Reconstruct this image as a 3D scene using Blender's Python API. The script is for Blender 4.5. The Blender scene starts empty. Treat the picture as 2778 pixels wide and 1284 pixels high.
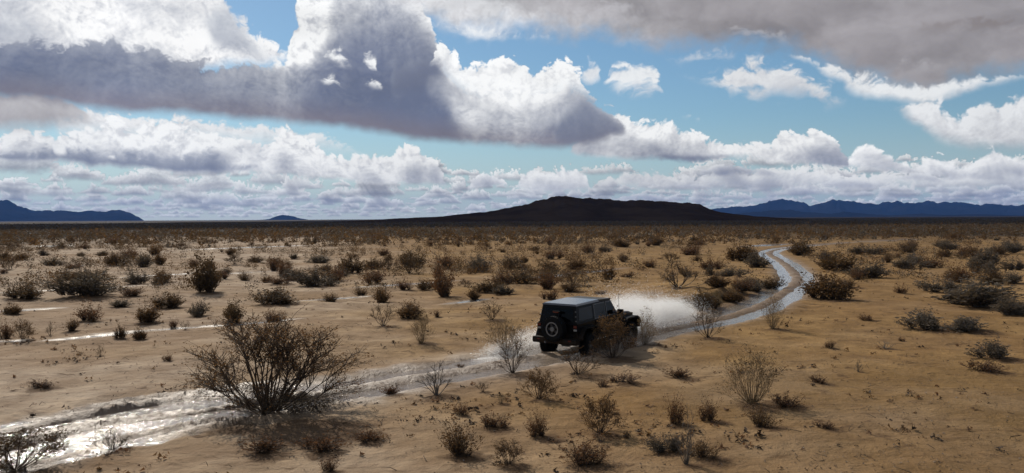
import bpy, bmesh, math, random
import numpy as np
from mathutils import Vector, Matrix, Euler

scene = bpy.context.scene
COL = scene.collection
R = math.radians

# ------------------------------------------------------------------ camera
CAM_H = 4.7
FPX, CX, CY = 2406.0, 1389.0, 642.0          # focal length and centre in photograph pixels
PITCH, ROLL = R(1.17), R(-0.30)
cam_d = bpy.data.cameras.new('camera')
cam = bpy.data.objects.new('camera', cam_d)
COL.objects.link(cam)
cam_d.sensor_width = 36.0
cam_d.lens = 36.0 * FPX / 2778.0
cam_d.clip_start, cam_d.clip_end = 0.1, 80000.0
cam.matrix_world = Matrix.Translation((0, 0, CAM_H)) @ (Matrix.Rotation(R(90) - PITCH, 4, 'X') @ Matrix.Rotation(ROLL, 4, 'Z'))
scene.camera = cam
CAM_ROT = cam.matrix_world.to_3x3()

def ray(px, py):
    d = CAM_ROT @ Vector(((px - CX) / FPX, (CY - py) / FPX, -1.0))
    return d.normalized()

def az_el(px, py):
    d = ray(px, py)
    return math.atan2(d.x, d.y), math.asin(d.z)

def G(px, py):
    """world point on the level plain seen at a photograph pixel"""
    d = ray(px, py)
    t = CAM_H / max(1e-4, -d.z)
    return d.x * t, d.y * t

# ------------------------------------------------------------------ colour management
scene.view_settings.view_transform = 'Standard'
scene.view_settings.look = 'None'
scene.view_settings.exposure = 0.0
scene.view_settings.gamma = 1.0
scene.view_settings.use_curve_mapping = False
scene.cycles.max_bounces = 8
scene.cycles.diffuse_bounces = 5
scene.cycles.transparent_max_bounces = 12
scene.cycles.volume_bounces = 0
scene.cycles.sample_clamp_indirect = 6.0

def srgb(r, g, b):
    f = lambda c: (c / 255) / 12.92 if c / 255 <= 0.04045 else ((c / 255 + 0.055) / 1.055) ** 2.4
    return (f(r), f(g), f(b), 1.0)

class NB:
    """small helper to write node graphs"""
    def __init__(s, tree):
        s.t = tree
    def n(s, kind, **kw):
        nd = s.t.nodes.new(kind)
        for k, v in kw.items():
            setattr(nd, k, v)
        return nd
    def put(s, sock, v):
        if isinstance(v, bpy.types.NodeSocket):
            s.t.links.new(v, sock)
        elif v is not None:
            sock.default_value = v
    def m(s, op, a, b=None, c=None, clamp=False):
        nd = s.n('ShaderNodeMath', operation=op, use_clamp=clamp)
        s.put(nd.inputs[0], a); s.put(nd.inputs[1], b); s.put(nd.inputs[2], c)
        return nd.outputs[0]
    def add(s, a, b): return s.m('ADD', a, b)
    def sub(s, a, b): return s.m('SUBTRACT', a, b)
    def mul(s, a, b): return s.m('MULTIPLY', a, b)
    def mad(s, a, b, c): return s.m('MULTIPLY_ADD', a, b, c)
    def step(s, x, lo, hi, a=0.0, b=1.0):
        nd = s.n('ShaderNodeMapRange', interpolation_type='SMOOTHSTEP')
        for i, v in enumerate((x, lo, hi, a, b)):
            s.put(nd.inputs[i], v)
        return nd.outputs[0]
    def lin(s, x, lo, hi, a=0.0, b=1.0):
        nd = s.n('ShaderNodeMapRange', clamp=True)
        for i, v in enumerate((x, lo, hi, a, b)):
            s.put(nd.inputs[i], v)
        return nd.outputs[0]
    def vec(s, x, y, z=0.0):
        nd = s.n('ShaderNodeCombineXYZ')
        s.put(nd.inputs[0], x); s.put(nd.inputs[1], y); s.put(nd.inputs[2], z)
        return nd.outputs[0]
    def vmul(s, v, k):
        nd = s.n('ShaderNodeVectorMath', operation='MULTIPLY')
        s.put(nd.inputs[0], v); s.put(nd.inputs[1], k)
        return nd.outputs[0]
    def vadd(s, v, k):
        nd = s.n('ShaderNodeVectorMath', operation='ADD')
        s.put(nd.inputs[0], v); s.put(nd.inputs[1], k)
        return nd.outputs[0]
    def noise(s, v, scale, detail=5, rough=0.55, lac=2.0, dist=0.0, dim='3D', color=False):
        nd = s.n('ShaderNodeTexNoise', noise_dimensions=dim)
        s.put(nd.inputs['Vector'], v)
        nd.inputs['Scale'].default_value = scale
        nd.inputs['Detail'].default_value = detail
        nd.inputs['Roughness'].default_value = rough
        nd.inputs['Lacunarity'].default_value = lac
        nd.inputs['Distortion'].default_value = dist
        return nd.outputs['Color'] if color else nd.outputs['Fac']
    def voro(s, v, scale, detail=3, rough=0.5, smooth=0.6, dim='2D'):
        nd = s.n('ShaderNodeTexVoronoi', voronoi_dimensions=dim, feature='SMOOTH_F1')
        s.put(nd.inputs['Vector'], v)
        nd.inputs['Scale'].default_value = scale
        nd.inputs['Detail'].default_value = detail
        nd.inputs['Roughness'].default_value = rough
        nd.inputs['Smoothness'].default_value = smooth
        return nd.outputs['Distance']
    def mix(s, f, a, b, blend='MIX'):
        nd = s.n('ShaderNodeMix', data_type='RGBA', blend_type=blend)
        s.put(nd.inputs[0], f); s.put(nd.inputs[6], a); s.put(nd.inputs[7], b)
        return nd.outputs[2]
    def curve(s, x, pts):
        nd = s.n('ShaderNodeFloatCurve')
        s.put(nd.inputs['Value'], x)
        nd.mapping.use_clip = False
        c = nd.mapping.curves[0]
        c.points[0].location = pts[0]
        c.points[1].location = pts[-1]
        for p in pts[1:-1]:
            c.points.new(*p)
        for p in c.points:
            p.handle_type = 'AUTO_CLAMPED'
        nd.mapping.update()
        return nd.outputs[0]

# ------------------------------------------------------------------ sun and sky
SUN_AZ, SUN_EL = R(-28), R(33)
sun_d = bpy.data.lights.new('sun', 'SUN')
sun = bpy.data.objects.new('sun', sun_d)
COL.objects.link(sun)
sun_d.energy = 4.0
sun_d.angle = R(0.6)
sun_d.color = (1.0, 0.93, 0.82)
SUN_DIR = Vector((math.sin(SUN_AZ) * math.cos(SUN_EL), math.cos(SUN_AZ) * math.cos(SUN_EL), math.sin(SUN_EL)))
sun.rotation_euler = SUN_DIR.to_track_quat('Z', 'Y').to_euler()

# ------------------------------------------------------------------ clouds
# Broken cumulus: each bank has a top line and a base line (as directions), billowing edges, and is lit by marching
# towards the sun through its own thickness.  The result is a colour + cover map over (azimuth, elevation).
AZ0, AZ1, EL0, EL1 = -0.74, 0.74, -0.004, 0.46
CW, CHH = 1900, 596
def _hash(ix, iy, seed):
    h = (ix.astype(np.int64) * 374761393 + iy.astype(np.int64) * 668265263 + seed * 1442695041) & 0xffffffff
    h = ((h ^ (h >> 13)) * 1274126177) & 0xffffffff
    return h ^ (h >> 16)
def gnoise(x, y, seed=0):
    """gradient noise, about -0.7..0.7"""
    x = np.asarray(x, np.float32); y = np.asarray(y, np.float32)
    xf, yf = np.floor(x), np.floor(y)
    ix, iy = xf.astype(np.int32), yf.astype(np.int32)
    fx, fy = x - xf, y - yf
    u = fx * fx * fx * (fx * (fx * 6 - 15) + 10); v = fy * fy * fy * (fy * (fy * 6 - 15) + 10)
    def g(dx, dy):
        a = (_hash(ix + dx, iy + dy, seed) & 1023).astype(np.float32) * (2 * math.pi / 1024)
        return np.cos(a) * (fx - dx) + np.sin(a) * (fy - dy)
    a = g(0, 0); a += (g(1, 0) - a) * u
    b = g(0, 1); b += (g(1, 1) - b) * u
    return a + (b - a) * v
def fbm(x, y, octaves=5, seed=0, gain=0.5, billow=False):
    s = 0; a = 1.0; n = 0
    for i in range(octaves):
        k = gnoise(x, y, seed + i * 17)
        s = s + a * (np.abs(k) * 2.2 - 0.55 if billow else k * 1.4)
        n += a; a *= gain
        x = x * 2.03 + 5.2; y = y * 2.03 + 1.7
    return s / n * 1.4
def sstep(x, a, b):
    t = np.clip((x - a) / (b - a), 0, 1)
    return t * t * (3 - 2 * t)
def lin3(c):
    return np.array(srgb(*c)[:3], np.float32)
def smooth_curve(xq, pts):
    xs = np.array([p[0] for p in pts]); ys = np.array([p[1] for p in pts])
    i = np.clip(np.searchsorted(xs, xq) - 1, 0, len(xs) - 2)
    t = np.clip((xq - xs[i]) / (xs[i + 1] - xs[i]), 0, 1)
    m = np.gradient(ys, xs) * 0.7
    h = xs[i + 1] - xs[i]
    t2, t3 = t * t, t * t * t
    return ((2 * t3 - 3 * t2 + 1) * ys[i] + (t3 - 2 * t2 + t) * h * m[i] + (-2 * t3 + 3 * t2) * ys[i + 1] + (t3 - t2) * h * m[i + 1]).astype(np.float32)

def make_clouds():
    rng = np.random.default_rng(11)
    px_r = CW / (AZ1 - AZ0)                       # map pixels per radian
    azl = (AZ0 + (np.arange(CW, dtype=np.float32) + 0.5) / px_r)
    ell = (EL0 + (np.arange(CHH, dtype=np.float32) + 0.5) * (EL1 - EL0) / CHH)
    A, E = np.meshgrid(azl, ell)
    A = A.astype(np.float32); E = E.astype(np.float32)
    wa = fbm(A * 16, E * 20, 5, 3); we = fbm(A * 16 + 40, E * 20 + 9, 5, 7)
    wf = fbm(A * 60, E * 70, 4, 21); wg = fbm(A * 60 + 11, E * 70 + 4, 4, 29)
    Aw = A + wa * 0.010 + wf * 0.003; Ew = E + we * 0.010 + wg * 0.003
    big = fbm(Aw * 15, Ew * 19, 5, 41, 0.55, True)
    mid_b = fbm(Aw * 42, Ew * 50, 4, 51, 0.55, True)
    small = fbm(Aw * 110, Ew * 130, 3, 61, 0.55, True)
    broad = fbm(A * 9 + wa * .35, E * 22 + we * .3, 5, 97)
    tiny = fbm(Aw * 270, Ew * 330, 3, 67, 0.55, True)
    lowf = fbm(A * 6, E * 9, 4, 77)
    fibre = fbm(Aw * 22 + we * .5, Ew * 48, 5, 83)
    bb = big * .9 + mid_b * .8 + small * .5
    sh = np.roll(np.roll(bb, 5, 1), -7, 0) + np.roll(np.roll(bb, 9, 1), -13, 0)   # the same field a little towards the sun
    relief = np.clip(bb * 2 - sh, -1.5, 1.5) * .5
    rgb = np.zeros((CHH, CW, 3), np.float32); alpha = np.zeros((CHH, CW), np.float32)
    SAZ, SEL = SUN_AZ, SUN_EL

    def cloud(top, bot, amp=.010, mamp=.005, samp=.002, soft=.006, soft_b=.010, thick=.03, absorb=2.2, own=1.0,
              white=(252, 253, 253), dark=(112, 119, 139), base=None, basew=.02, opac=1.0, light=None, bamp=.004, rad=False, wisp=0., lumps=.35, rel=.42, tamp=0., var=0.):
        T = top if rad else [az_el(*p) for p in top]
        B = bot if rad else [az_el(*p) for p in bot]
        a0 = min(T[0][0], B[0][0]); a1 = max(T[-1][0], B[-1][0])
        e0 = min(p[1] for p in T + B) - .012; e1 = max(p[1] for p in T + B) + .03
        i0 = max(0, int((a0 - .03 - AZ0) * px_r)); i1 = min(CW, int((a1 + .03 - AZ0) * px_r) + 1)
        k = CHH / (EL1 - EL0)
        j0 = max(0, int((e0 - EL0) * k)); j1 = min(CHH, int((e1 - EL0) * k) + 1)
        if i1 - i0 < 3 or j1 - j0 < 3: return
        S = np.s_[j0:j1, i0:i1]
        am = min(1.0, amp / .008)
        aq = A[S] + (wa[S] * .010 + wf[S] * .004) * am
        eq = E[S]
        eT = smooth_curve(aq, T) - eq
        eB = eq - smooth_curve(aq, B)
        eT = eT + big[S] * amp * 1.6 + mid_b[S] * mamp * 1.6 + small[S] * samp * 1.6 + tiny[S] * tamp * 1.6
        eB = eB + we[S] * bamp + wg[S] * bamp * .6
        inside = sstep(A[S], a0 - .002, a0 + .006) * sstep(A[S], a1 + .002, a1 - .006)
        al = sstep(eT, 0, soft) * sstep(eB, -soft_b * .6, soft_b) * inside
        if wisp:
            al = al * sstep(fibre[S] + (np.minimum(eT, eB * 1.2) / thick) * .8, -.25 + wisp * .3, .25 + wisp * .5)
        # thickness of cloud seen through, with rounded billows
        th = np.clip(np.minimum(eT, eB * 2.2 + .006) / thick, 0, 1) ** .8 * inside
        th = th * (1 + lumps * (big[S] + .7 * mid_b[S] + .4 * small[S]))
        th = np.clip(th, 0, 1.6)
        # march towards the sun
        ca, ce = (a0 + a1) / 2, (e0 + e1) / 2
        d = np.array([max(-.9, min(.2, (SAZ - ca) * 1.2)), .62]); d /= np.hypot(*d)
        acc = np.zeros_like(th)
        stepr = thick * .16
        H, W_ = th.shape
        dist = 0.
        for q in range(14):
            st = stepr * (1 + q * .12); dist += st
            dx = int(round(d[0] * dist * px_r)); dy = int(round(d[1] * dist * k))
            src = np.zeros_like(th)
            x0, x1 = max(0, -dx), min(W_, W_ - dx); y0, y1 = max(0, -dy), min(H, H - dy)
            if x1 <= x0 or y1 <= y0: continue
            src[y0:y1, x0:x1] = th[y0 + dy:y1 + dy, x0 + dx:x1 + dx]
            acc += src * (st / thick)
        lg = 0.
        for lx, ly, rx, ry, v in light or ():
            sa, se = az_el(lx, ly)
            lg = lg + v * np.exp(-((A[S] + wa[S] * .012 - sa) * FPX / rx) ** 2 - ((eq + we[S] * .012 - se) * FPX / ry) ** 2)
        L = np.exp(-np.clip(absorb * acc + own * th - lg, 0, 9))
        L = np.minimum(L * 1.12, .93) + .05 * lowf[S]
        L = np.clip(L + relief[S] * rel * np.clip(.06 + 1.0 * L, 0, 1), 0, 1)
        dk = lin3(dark)
        c = dk + (lin3(white) - dk) * L[..., None]
        if base is not None:
            f = (sstep(eB, basew, 0) * (1 - L * .6))[..., None]
            c = c + (lin3(base) - c) * f * .85
        c = c * (1 + .10 * lowf[S] + .05 * wa[S] + var * (broad[S] * 1.1 + .35 * wa[S]))[..., None]
        al = np.clip(al * opac, 0, 1)
        rgb[S] = rgb[S] * (1 - al[..., None]) + c * al[..., None]
        alpha[S] = alpha[S] * (1 - al) + al

    # receding rows of small cumulus, the farthest (lowest) first
    e = .0035
    while e < .066:
        w0 = e * 1.15 + .010
        cover = .92 if e < .05 else .5
        a = AZ0 - .02 + rng.uniform(0, w0)
        while a < AZ1:
            w = w0 * rng.uniform(.45, 1.7)
            left = a < -.12
            ok = rng.random() < cover * (1.0 if e < .055 else (.8 if left else .45))
            if -.10 < a < .12 and e > .05: ok = False
            if ok:
                h = w * rng.uniform(.22, .42)
                eb = e + rng.uniform(-.15, .15) * e
                n = 6
                T = [(a + w * t, eb + h * (math.sin(math.pi * t) ** .6) * rng.uniform(.65, 1.15)) for t in np.linspace(0, 1, n)]
                B = [(a, eb), (a + w * .5, eb - h * .05), (a + w, eb)]
                v = rng.uniform(0, 1)
                br = 246 + 6 * v - (5 if a > 0 else 0)
                dk = 132 + 26 * v + 120 * max(0, .045 - e)
                cloud(T, B, amp=h * .14, mamp=h * .18, samp=h * .20, tamp=h * .18, soft=h * .12 + .0006, soft_b=h * .14 + .0006, thick=h * .75, absorb=2.2, own=.7,
                      white=(br, br + 1, br), dark=(dk, dk + 3, dk + 13), base=(dk - 2, dk, dk + 9), basew=h * .30, rad=True, bamp=h * .14, opac=.92)
            a += w * rng.uniform(.55, 1.0)
        e += .0028 + e * .125

    # low puffs over the hill and to its right
    cloud([(1250, 512), (1280, 478), (1330, 464), (1370, 476), (1400, 505)], [(1250, 512), (1330, 508), (1400, 510)],
          amp=.004, mamp=.003, samp=.002, soft=.003, soft_b=.004, thick=.016, absorb=1.5, dark=(146, 152, 168))
    cloud([(1395, 505), (1420, 452), (1470, 462), (1530, 440), (1575, 452), (1605, 500)], [(1395, 510), (1500, 522), (1605, 512)],
          amp=.005, mamp=.004, samp=.002, soft=.004, soft_b=.006, thick=.026, absorb=1.3, own=.6, dark=(158, 163, 178))
    cloud([(1600, 500), (1660, 466), (1760, 452), (1830, 464), (1920, 454), (2000, 452), (2090, 446), (2200, 440), (2320, 455), (2430, 446), (2560, 456), (2680, 444), (2778, 440), (2950, 470)],
          [(1600, 508), (1800, 512), (2100, 515), (2500, 512), (2950, 512)],
          amp=.007, mamp=.005, samp=.002, soft=.004, soft_b=.010, thick=.020, absorb=1.3, own=.5, white=(240, 241, 241), dark=(158, 163, 178), lumps=.8, opac=.95)
    for x, y, w, h in ((1985, 470, 150, 20), (2090, 545, 110, 18), (2160, 525, 120, 22), (2295, 505, 120, 24), (2380, 522, 80, 14), (2470, 488, 120, 20), (2560, 512, 100, 12), (1850, 505, 110, 14), (1720, 540, 120, 16), (2640, 480, 110, 18), (2720, 520, 90, 14)):
        cloud([(x - w, y), (x - w * .5, y - h * .8), (x, y - h * 1.25), (x + w * .5, y - h), (x + w, y)], [(x - w, y + 2), (x, y + 4), (x + w, y + 2)],
              amp=.003, mamp=.002, samp=.001, soft=.003, soft_b=.004, thick=.012, absorb=2.6, own=1.0, white=(232, 234, 236), dark=(140, 146, 166), opac=.9)
    cloud([(2280, 440), (2345, 382), (2400, 405), (2470, 432), (2545, 405), (2620, 436), (2690, 392), (2778, 418), (2900, 440)], [(2280, 450), (2420, 470), (2600, 480), (2778, 475), (2900, 470)],
          amp=.006, mamp=.004, samp=.002, soft=.004, soft_b=.006, thick=.024, absorb=1.5, own=.5, dark=(140, 147, 166))
    cloud([(2068, 436), (2090, 372), (2132, 338), (2172, 352), (2215, 346), (2262, 374), (2300, 412), (2318, 448)], [(2068, 440), (2180, 447), (2260, 454), (2318, 452)],
          amp=.004, mamp=.005, samp=.0025, soft=.003, soft_b=.004, thick=.030, absorb=1.6, own=.5, dark=(122, 130, 152), light=[(2110, 360, 60, 60, .7), (2290, 430, 60, 40, -.6)])
    # middle row right of the great cloud
    cloud([(1540, 402), (1600, 355), (1680, 286), (1730, 312), (1800, 326), (1865, 340), (1950, 366), (2010, 372), (2060, 368), (2100, 405), (2120, 430)],
          [(1540, 408), (1640, 432), (1760, 435), (1900, 431), (2000, 431), (2120, 438)],
          amp=.006, mamp=.005, samp=.0025, soft=.004, soft_b=.005, thick=.034, absorb=1.5, own=.5, dark=(118, 125, 146), lumps=.6, light=[(1580, 400, 90, 40, -.8), (1760, 360, 80, 40, .4), (2000, 390, 80, 30, .3)])
    cloud([(1700, 425), (1780, 408), (1880, 404), (1990, 418)], [(1700, 430), (1850, 436), (1990, 430)], amp=.002, mamp=.002, samp=.001, soft=.008, soft_b=.005, thick=.01, absorb=3, own=2, white=(190, 194, 204), dark=(116, 122, 144), opac=.9)
    # scraps
    for T, B, o in (([(1836, 314), (1850, 294), (1885, 298), (1912, 324)], [(1836, 316), (1870, 326), (1912, 336)], .9),
                    ([(2080, 282), (2110, 264), (2148, 272)], [(2080, 284), (2110, 294), (2148, 292)], .8),
                    ([(1568, 205), (1588, 165), (1606, 138), (1624, 160), (1634, 204)], [(1568, 208), (1600, 222), (1634, 212)], .95),
                    ([(1290, 448), (1330, 440), (1370, 448)], [(1290, 450), (1330, 452), (1370, 450)], .6)):
        cloud(T, B, amp=.004, mamp=.004, samp=.002, soft=.008, soft_b=.008, thick=.022, absorb=.6, own=.3, white=(240, 242, 243), dark=(196, 201, 210), opac=o, wisp=.3)
    cloud([(1636, 222), (1660, 165), (1700, 146), (1755, 150), (1790, 190), (1805, 250)], [(1636, 226), (1690, 256), (1745, 268), (1805, 262)],
          amp=.006, mamp=.006, samp=.003, soft=.010, soft_b=.012, thick=.040, absorb=.8, own=.3, white=(236, 239, 241), dark=(184, 190, 202), wisp=.2)
    cloud([(1810, 178), (1920, 176), (1990, 158), (2060, 144), (2130, 158), (2200, 186), (2250, 202), (2300, 240)],
          [(1810, 188), (1910, 222), (1985, 256), (2055, 272), (2110, 254), (2180, 266), (2240, 284), (2300, 268)],
          amp=.007, mamp=.006, samp=.003, soft=.012, soft_b=.012, thick=.040, absorb=.8, own=.3, white=(234, 236, 238), dark=(178, 183, 194), wisp=.25)
    cloud([(2405, 278), (2470, 246), (2540, 252), (2600, 280), (2655, 258), (2720, 246), (2778, 232), (2950, 250), (3300, 280)], [(2405, 284), (2470, 326), (2540, 376), (2640, 400), (2778, 406), (2950, 400), (3300, 390)],
          amp=.008, mamp=.006, samp=.003, soft=.008, soft_b=.012, thick=.050, absorb=1.0, own=.35, white=(236, 238, 240), dark=(158, 160, 170), base=(168, 165, 170), basew=.012, lumps=.6)
    # white mass behind the dark bar, upper left
    cloud([(-1400, -700), (-300, -600), (200, -420), (480, -160), (585, -50), (640, 10), (690, 62), (760, 112), (800, 150)], [(-1400, 200), (0, 190), (500, 190), (700, 172), (800, 160)],
          amp=.010, mamp=.007, samp=.003, soft=.008, thick=.10, absorb=1.2, own=.6, white=(255, 255, 255), dark=(158, 165, 180), lumps=.9, rel=.6,
          light=[(230, 50, 200, 90, .7), (-300, 0, 300, 200, .3), (580, 130, 60, 40, .6), (730, 110, 60, 50, .6), (620, 40, 70, 60, -.7), (470, 40, 60, 30, -.4), (40, 90, 70, 50, -.5)])
    # grey drifts on the white mass
    for T, B, o in (([(-400, 20), (-100, -20), (20, 0), (80, 40), (130, 80)], [(-400, 110), (-100, 100), (20, 90), (80, 95), (130, 90)], .55),
                    ([(385, 32), (420, 22), (480, 36), (540, 60), (600, 70)], [(385, 36), (420, 52), (480, 58), (540, 84), (600, 100)], .75),
                    ([(540, 10), (590, -10), (640, 10), (690, 80), (760, 150)], [(540, 60), (590, 130), (640, 150), (690, 160), (760, 165)], .75)):
        cloud(T, B, amp=.006, mamp=.006, samp=.003, soft=.014, soft_b=.014, thick=.03, absorb=1.6, own=1.2, white=(225, 229, 234), dark=(140, 149, 168), opac=o)
    # thin pale bank filling the gap under the bar
    cloud([(150, 300), (300, 292), (420, 312), (540, 304), (640, 318), (760, 330), (860, 345), (940, 372), (985, 400)], [(150, 360), (300, 380), (540, 390), (760, 400), (940, 405), (985, 405)],
          amp=.005, mamp=.005, samp=.003, soft=.006, soft_b=.02, thick=.035, absorb=.7, own=.35, white=(240, 241, 242), dark=(170, 172, 180), lumps=.5)
    # lower left bank
    cloud([(-1400, 330), (-200, 345), (0, 352), (60, 338), (130, 354), (180, 330), (250, 334), (312, 304), (352, 334), (420, 322), (520, 328), (620, 345), (720, 372), (780, 336), (850, 362), (905, 398), (960, 416), (1010, 402), (1060, 404), (1112, 380), (1150, 402), (1190, 428), (1218, 492)],
          [(-1400, 430), (0, 430), (250, 448), (450, 462), (640, 470), (800, 478), (950, 492), (1100, 502), (1218, 504)],
          amp=.006, mamp=.006, samp=.003, soft=.004, soft_b=.006, thick=.034, absorb=1.5, own=.6, dark=(134, 141, 160), lumps=.9, rel=.5,
          light=[(60, 360, 60, 20, .5), (340, 345, 90, 40, .6), (520, 370, 120, 40, .4), (840, 400, 70, 50, .5), (1060, 420, 90, 40, .5), (690, 390, 60, 40, -.5), (1190, 480, 40, 40, -.4)])
    cloud([(-1400, 395), (0, 388), (120, 384), (220, 372), (330, 392), (450, 398), (560, 396), (640, 425), (760, 440)], [(-1400, 432), (0, 432), (250, 450), (450, 463), (640, 466), (760, 462)],
          amp=.005, mamp=.004, samp=.002, soft=.010, soft_b=.005, thick=.020, absorb=2.0, own=1.6, white=(205, 209, 217), dark=(118, 126, 148), opac=1.0, rel=.2)
    for T, B in (([(212, 384), (230, 378), (262, 392), (285, 402)], [(212, 388), (235, 396), (262, 406), (285, 408)]), ([(262, 388), (285, 404), (306, 408), (322, 424)], [(262, 394), (285, 424), (300, 434), (322, 430)]),
                 ([(100, 362), (140, 366), (172, 384), (186, 420)], [(100, 368), (130, 392), (150, 426), (186, 426)])):
        cloud(T, B, amp=.003, mamp=.003, samp=.002, soft=.005, soft_b=.005, thick=.016, absorb=.4, own=.2, dark=(190, 196, 206))
    # tan bank under the bar at the far left
    cloud([(-1400, 230), (0, 240), (100, 246), (190, 262), (250, 312)], [(-1400, 345), (0, 350), (100, 350), (170, 346), (250, 330)],
          amp=.003, mamp=.003, samp=.001, soft=.006, soft_b=.012, thick=.05, absorb=1, own=1, white=(196, 194, 196), dark=(154, 150, 154), lumps=.3)
    # the great dark cloud and its tower
    cloud([(-1400, 60), (-200, 78), (0, 86), (150, 98), (330, 92), (470, 136), (600, 152), (670, 146), (740, 152), (788, 120), (800, 20), (825, -120), (1000, -200), (1110, -100), (1160, 0), (1182, 90), (1200, 150), (1240, 205), (1330, 225), (1450, 222), (1540, 215), (1600, 245), (1665, 285), (1708, 345)],
          [(-1400, 260), (0, 268), (150, 280), (300, 302), (500, 310), (700, 328), (900, 342), (1060, 368), (1230, 388), (1400, 400), (1520, 402), (1620, 390), (1690, 364), (1708, 350)],
          amp=.007, mamp=.006, samp=.003, tamp=.001, soft=.008, soft_b=.008, thick=.055, absorb=1.7, own=.8, dark=(109, 118, 142), base=(132, 127, 137), basew=.034, lumps=.25, bamp=.003, rel=.55, var=.09,
          light=[(820, 40, 60, 110, 2.3), (860, 120, 60, 60, 1.0), (760, 150, 50, 25, .8), (930, 30, 80, 90, 1.1), (880, 180, 70, 60, .7), (1050, 30, 120, 80, .75), (1000, 130, 120, 60, .35), (150, 170, 620, 110, -2.0), (-700, 170, 500, 120, -2.0), (1200, 200, 60, 100, -1.5), (1600, 320, 120, 90, -1.5), (1380, 330, 150, 60, .3)])
    # its white heads to the right, fading into the dark base
    cloud([(1150, 205), (1168, 132), (1222, 118), (1262, 158), (1310, 146), (1352, 146), (1400, 144), (1440, 182), (1480, 152), (1532, 138), (1572, 180), (1612, 240), (1670, 285), (1704, 330)],
          [(1150, 210), (1200, 250), (1260, 305), (1330, 335), (1450, 330), (1560, 300), (1640, 310), (1704, 335)],
          amp=.008, mamp=.006, samp=.0025, soft=.004, soft_b=.040, thick=.060, absorb=1.9, own=.7, dark=(116, 124, 145), lumps=.3, rel=.34,
          light=[(1330, 205, 80, 60, .7), (1440, 250, 100, 60, .55), (1360, 300, 140, 60, .55), (1540, 175, 45, 40, .5), (1620, 290, 60, 50, -1.0)])
    cloud([(1500, 330), (1545, 268), (1600, 256), (1650, 280), (1695, 320), (1706, 345)], [(1500, 380), (1545, 394), (1600, 392), (1650, 380), (1695, 360), (1706, 350)], amp=.005, mamp=.004, samp=.002, soft=.016, soft_b=.010, thick=.02, absorb=2, own=2, white=(150, 157, 173), dark=(112, 120, 141), opac=.6)
    cloud([(1060, 150), (1120, 150), (1180, 142), (1215, 172), (1238, 194)], [(1060, 260), (1120, 250), (1180, 232), (1215, 212), (1238, 198)], amp=.004, mamp=.003, samp=.002, soft=.016, soft_b=.016, thick=.02, absorb=2, own=2, white=(150, 156, 170), dark=(112, 119, 140))
    for T in ([(858, 150), (885, 126), (905, 114), (925, 118), (950, 152), (964, 182)], [(970, 176), (988, 136), (1004, 130), (1022, 160), (1032, 190)], [(982, 226), (1005, 210), (1030, 212), (1054, 244)],
              [(808, 196), (835, 196), (884, 218)], [(868, 222), (895, 192), (920, 198), (932, 236)], [(634, 136), (665, 118), (708, 150)], [(890, 80), (920, 70), (940, 90)]):
        x0, x1 = T[0][0], T[-1][0]; yb = max(p[1] for p in T)
        cloud(T, [(x0, T[0][1] + 3), ((x0 + x1) / 2, yb - 4), (x1, T[-1][1] + 3)], amp=.004, mamp=.005, samp=.003, soft=.007, soft_b=.007, thick=.02, absorb=.4, own=.1, dark=(190, 196, 206), opac=.95, wisp=.25)
    # wide grey sheet over the upper right
    cloud([(1040, -60), (1120, -240), (1300, -600), (2000, -800), (2778, -700), (4000, -500)],
          [(1040, 0), (1130, 42), (1215, 82), (1300, 86), (1450, 96), (1600, 100), (1700, 108), (1800, 130), (1880, 122), (1960, 118), (2050, 124), (2150, 124), (2230, 160), (2300, 200), (2400, 230), (2500, 256), (2600, 228), (2700, 206), (2778, 196), (3000, 180), (4000, 150)],
          amp=.008, soft_b=.020, bamp=.011, thick=.10, absorb=1.5, own=.8, white=(226, 227, 230), dark=(154, 150, 153), lumps=.45, rel=.35, var=.30,
          light=[(1150, 20, 160, 90, 1.6), (1330, 60, 140, 60, 1.2), (1700, 60, 300, 60, .8), (2000, 40, 300, 120, .9), (2300, 120, 150, 60, .8), (2500, 200, 150, 60, .9), (2650, 150, 150, 50, .6), (2700, 20, 160, 60, -1.2), (2778, 60, 130, 60, -1.0)])
    # its pale ragged lower fringe
    cloud([(1790, 150), (1860, 135), (1950, 128), (2000, 128)], [(1790, 165), (1860, 168), (1950, 160), (2000, 150)], amp=.005, mamp=.005, samp=.002, soft=.012, soft_b=.012, thick=.03, absorb=.4, own=.2, white=(220, 223, 227), dark=(190, 194, 202), opac=.75, wisp=.4)
    cloud([(2120, 120), (2190, 128), (2260, 150), (2300, 178), (2400, 190), (2500, 210), (2620, 196), (2778, 176), (2950, 165)], [(2120, 132), (2190, 168), (2250, 208), (2320, 250), (2400, 268), (2500, 278), (2620, 246), (2778, 210), (2950, 190)],
          amp=.008, mamp=.007, samp=.003, soft=.010, soft_b=.008, thick=.03, absorb=.4, own=.2, white=(238, 240, 241), dark=(190, 192, 198), opac=.95)
    cloud([(1090, 30), (1180, 40), (1260, 40), (1330, 60), (1450, 78), (1560, 92)], [(1090, 44), (1180, 76), (1260, 92), (1330, 100), (1450, 104), (1560, 104)],
          amp=.008, mamp=.006, samp=.003, soft=.010, soft_b=.008, thick=.03, absorb=.3, own=.15, white=(242, 244, 245), dark=(204, 207, 212), opac=.8, wisp=.05)
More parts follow.
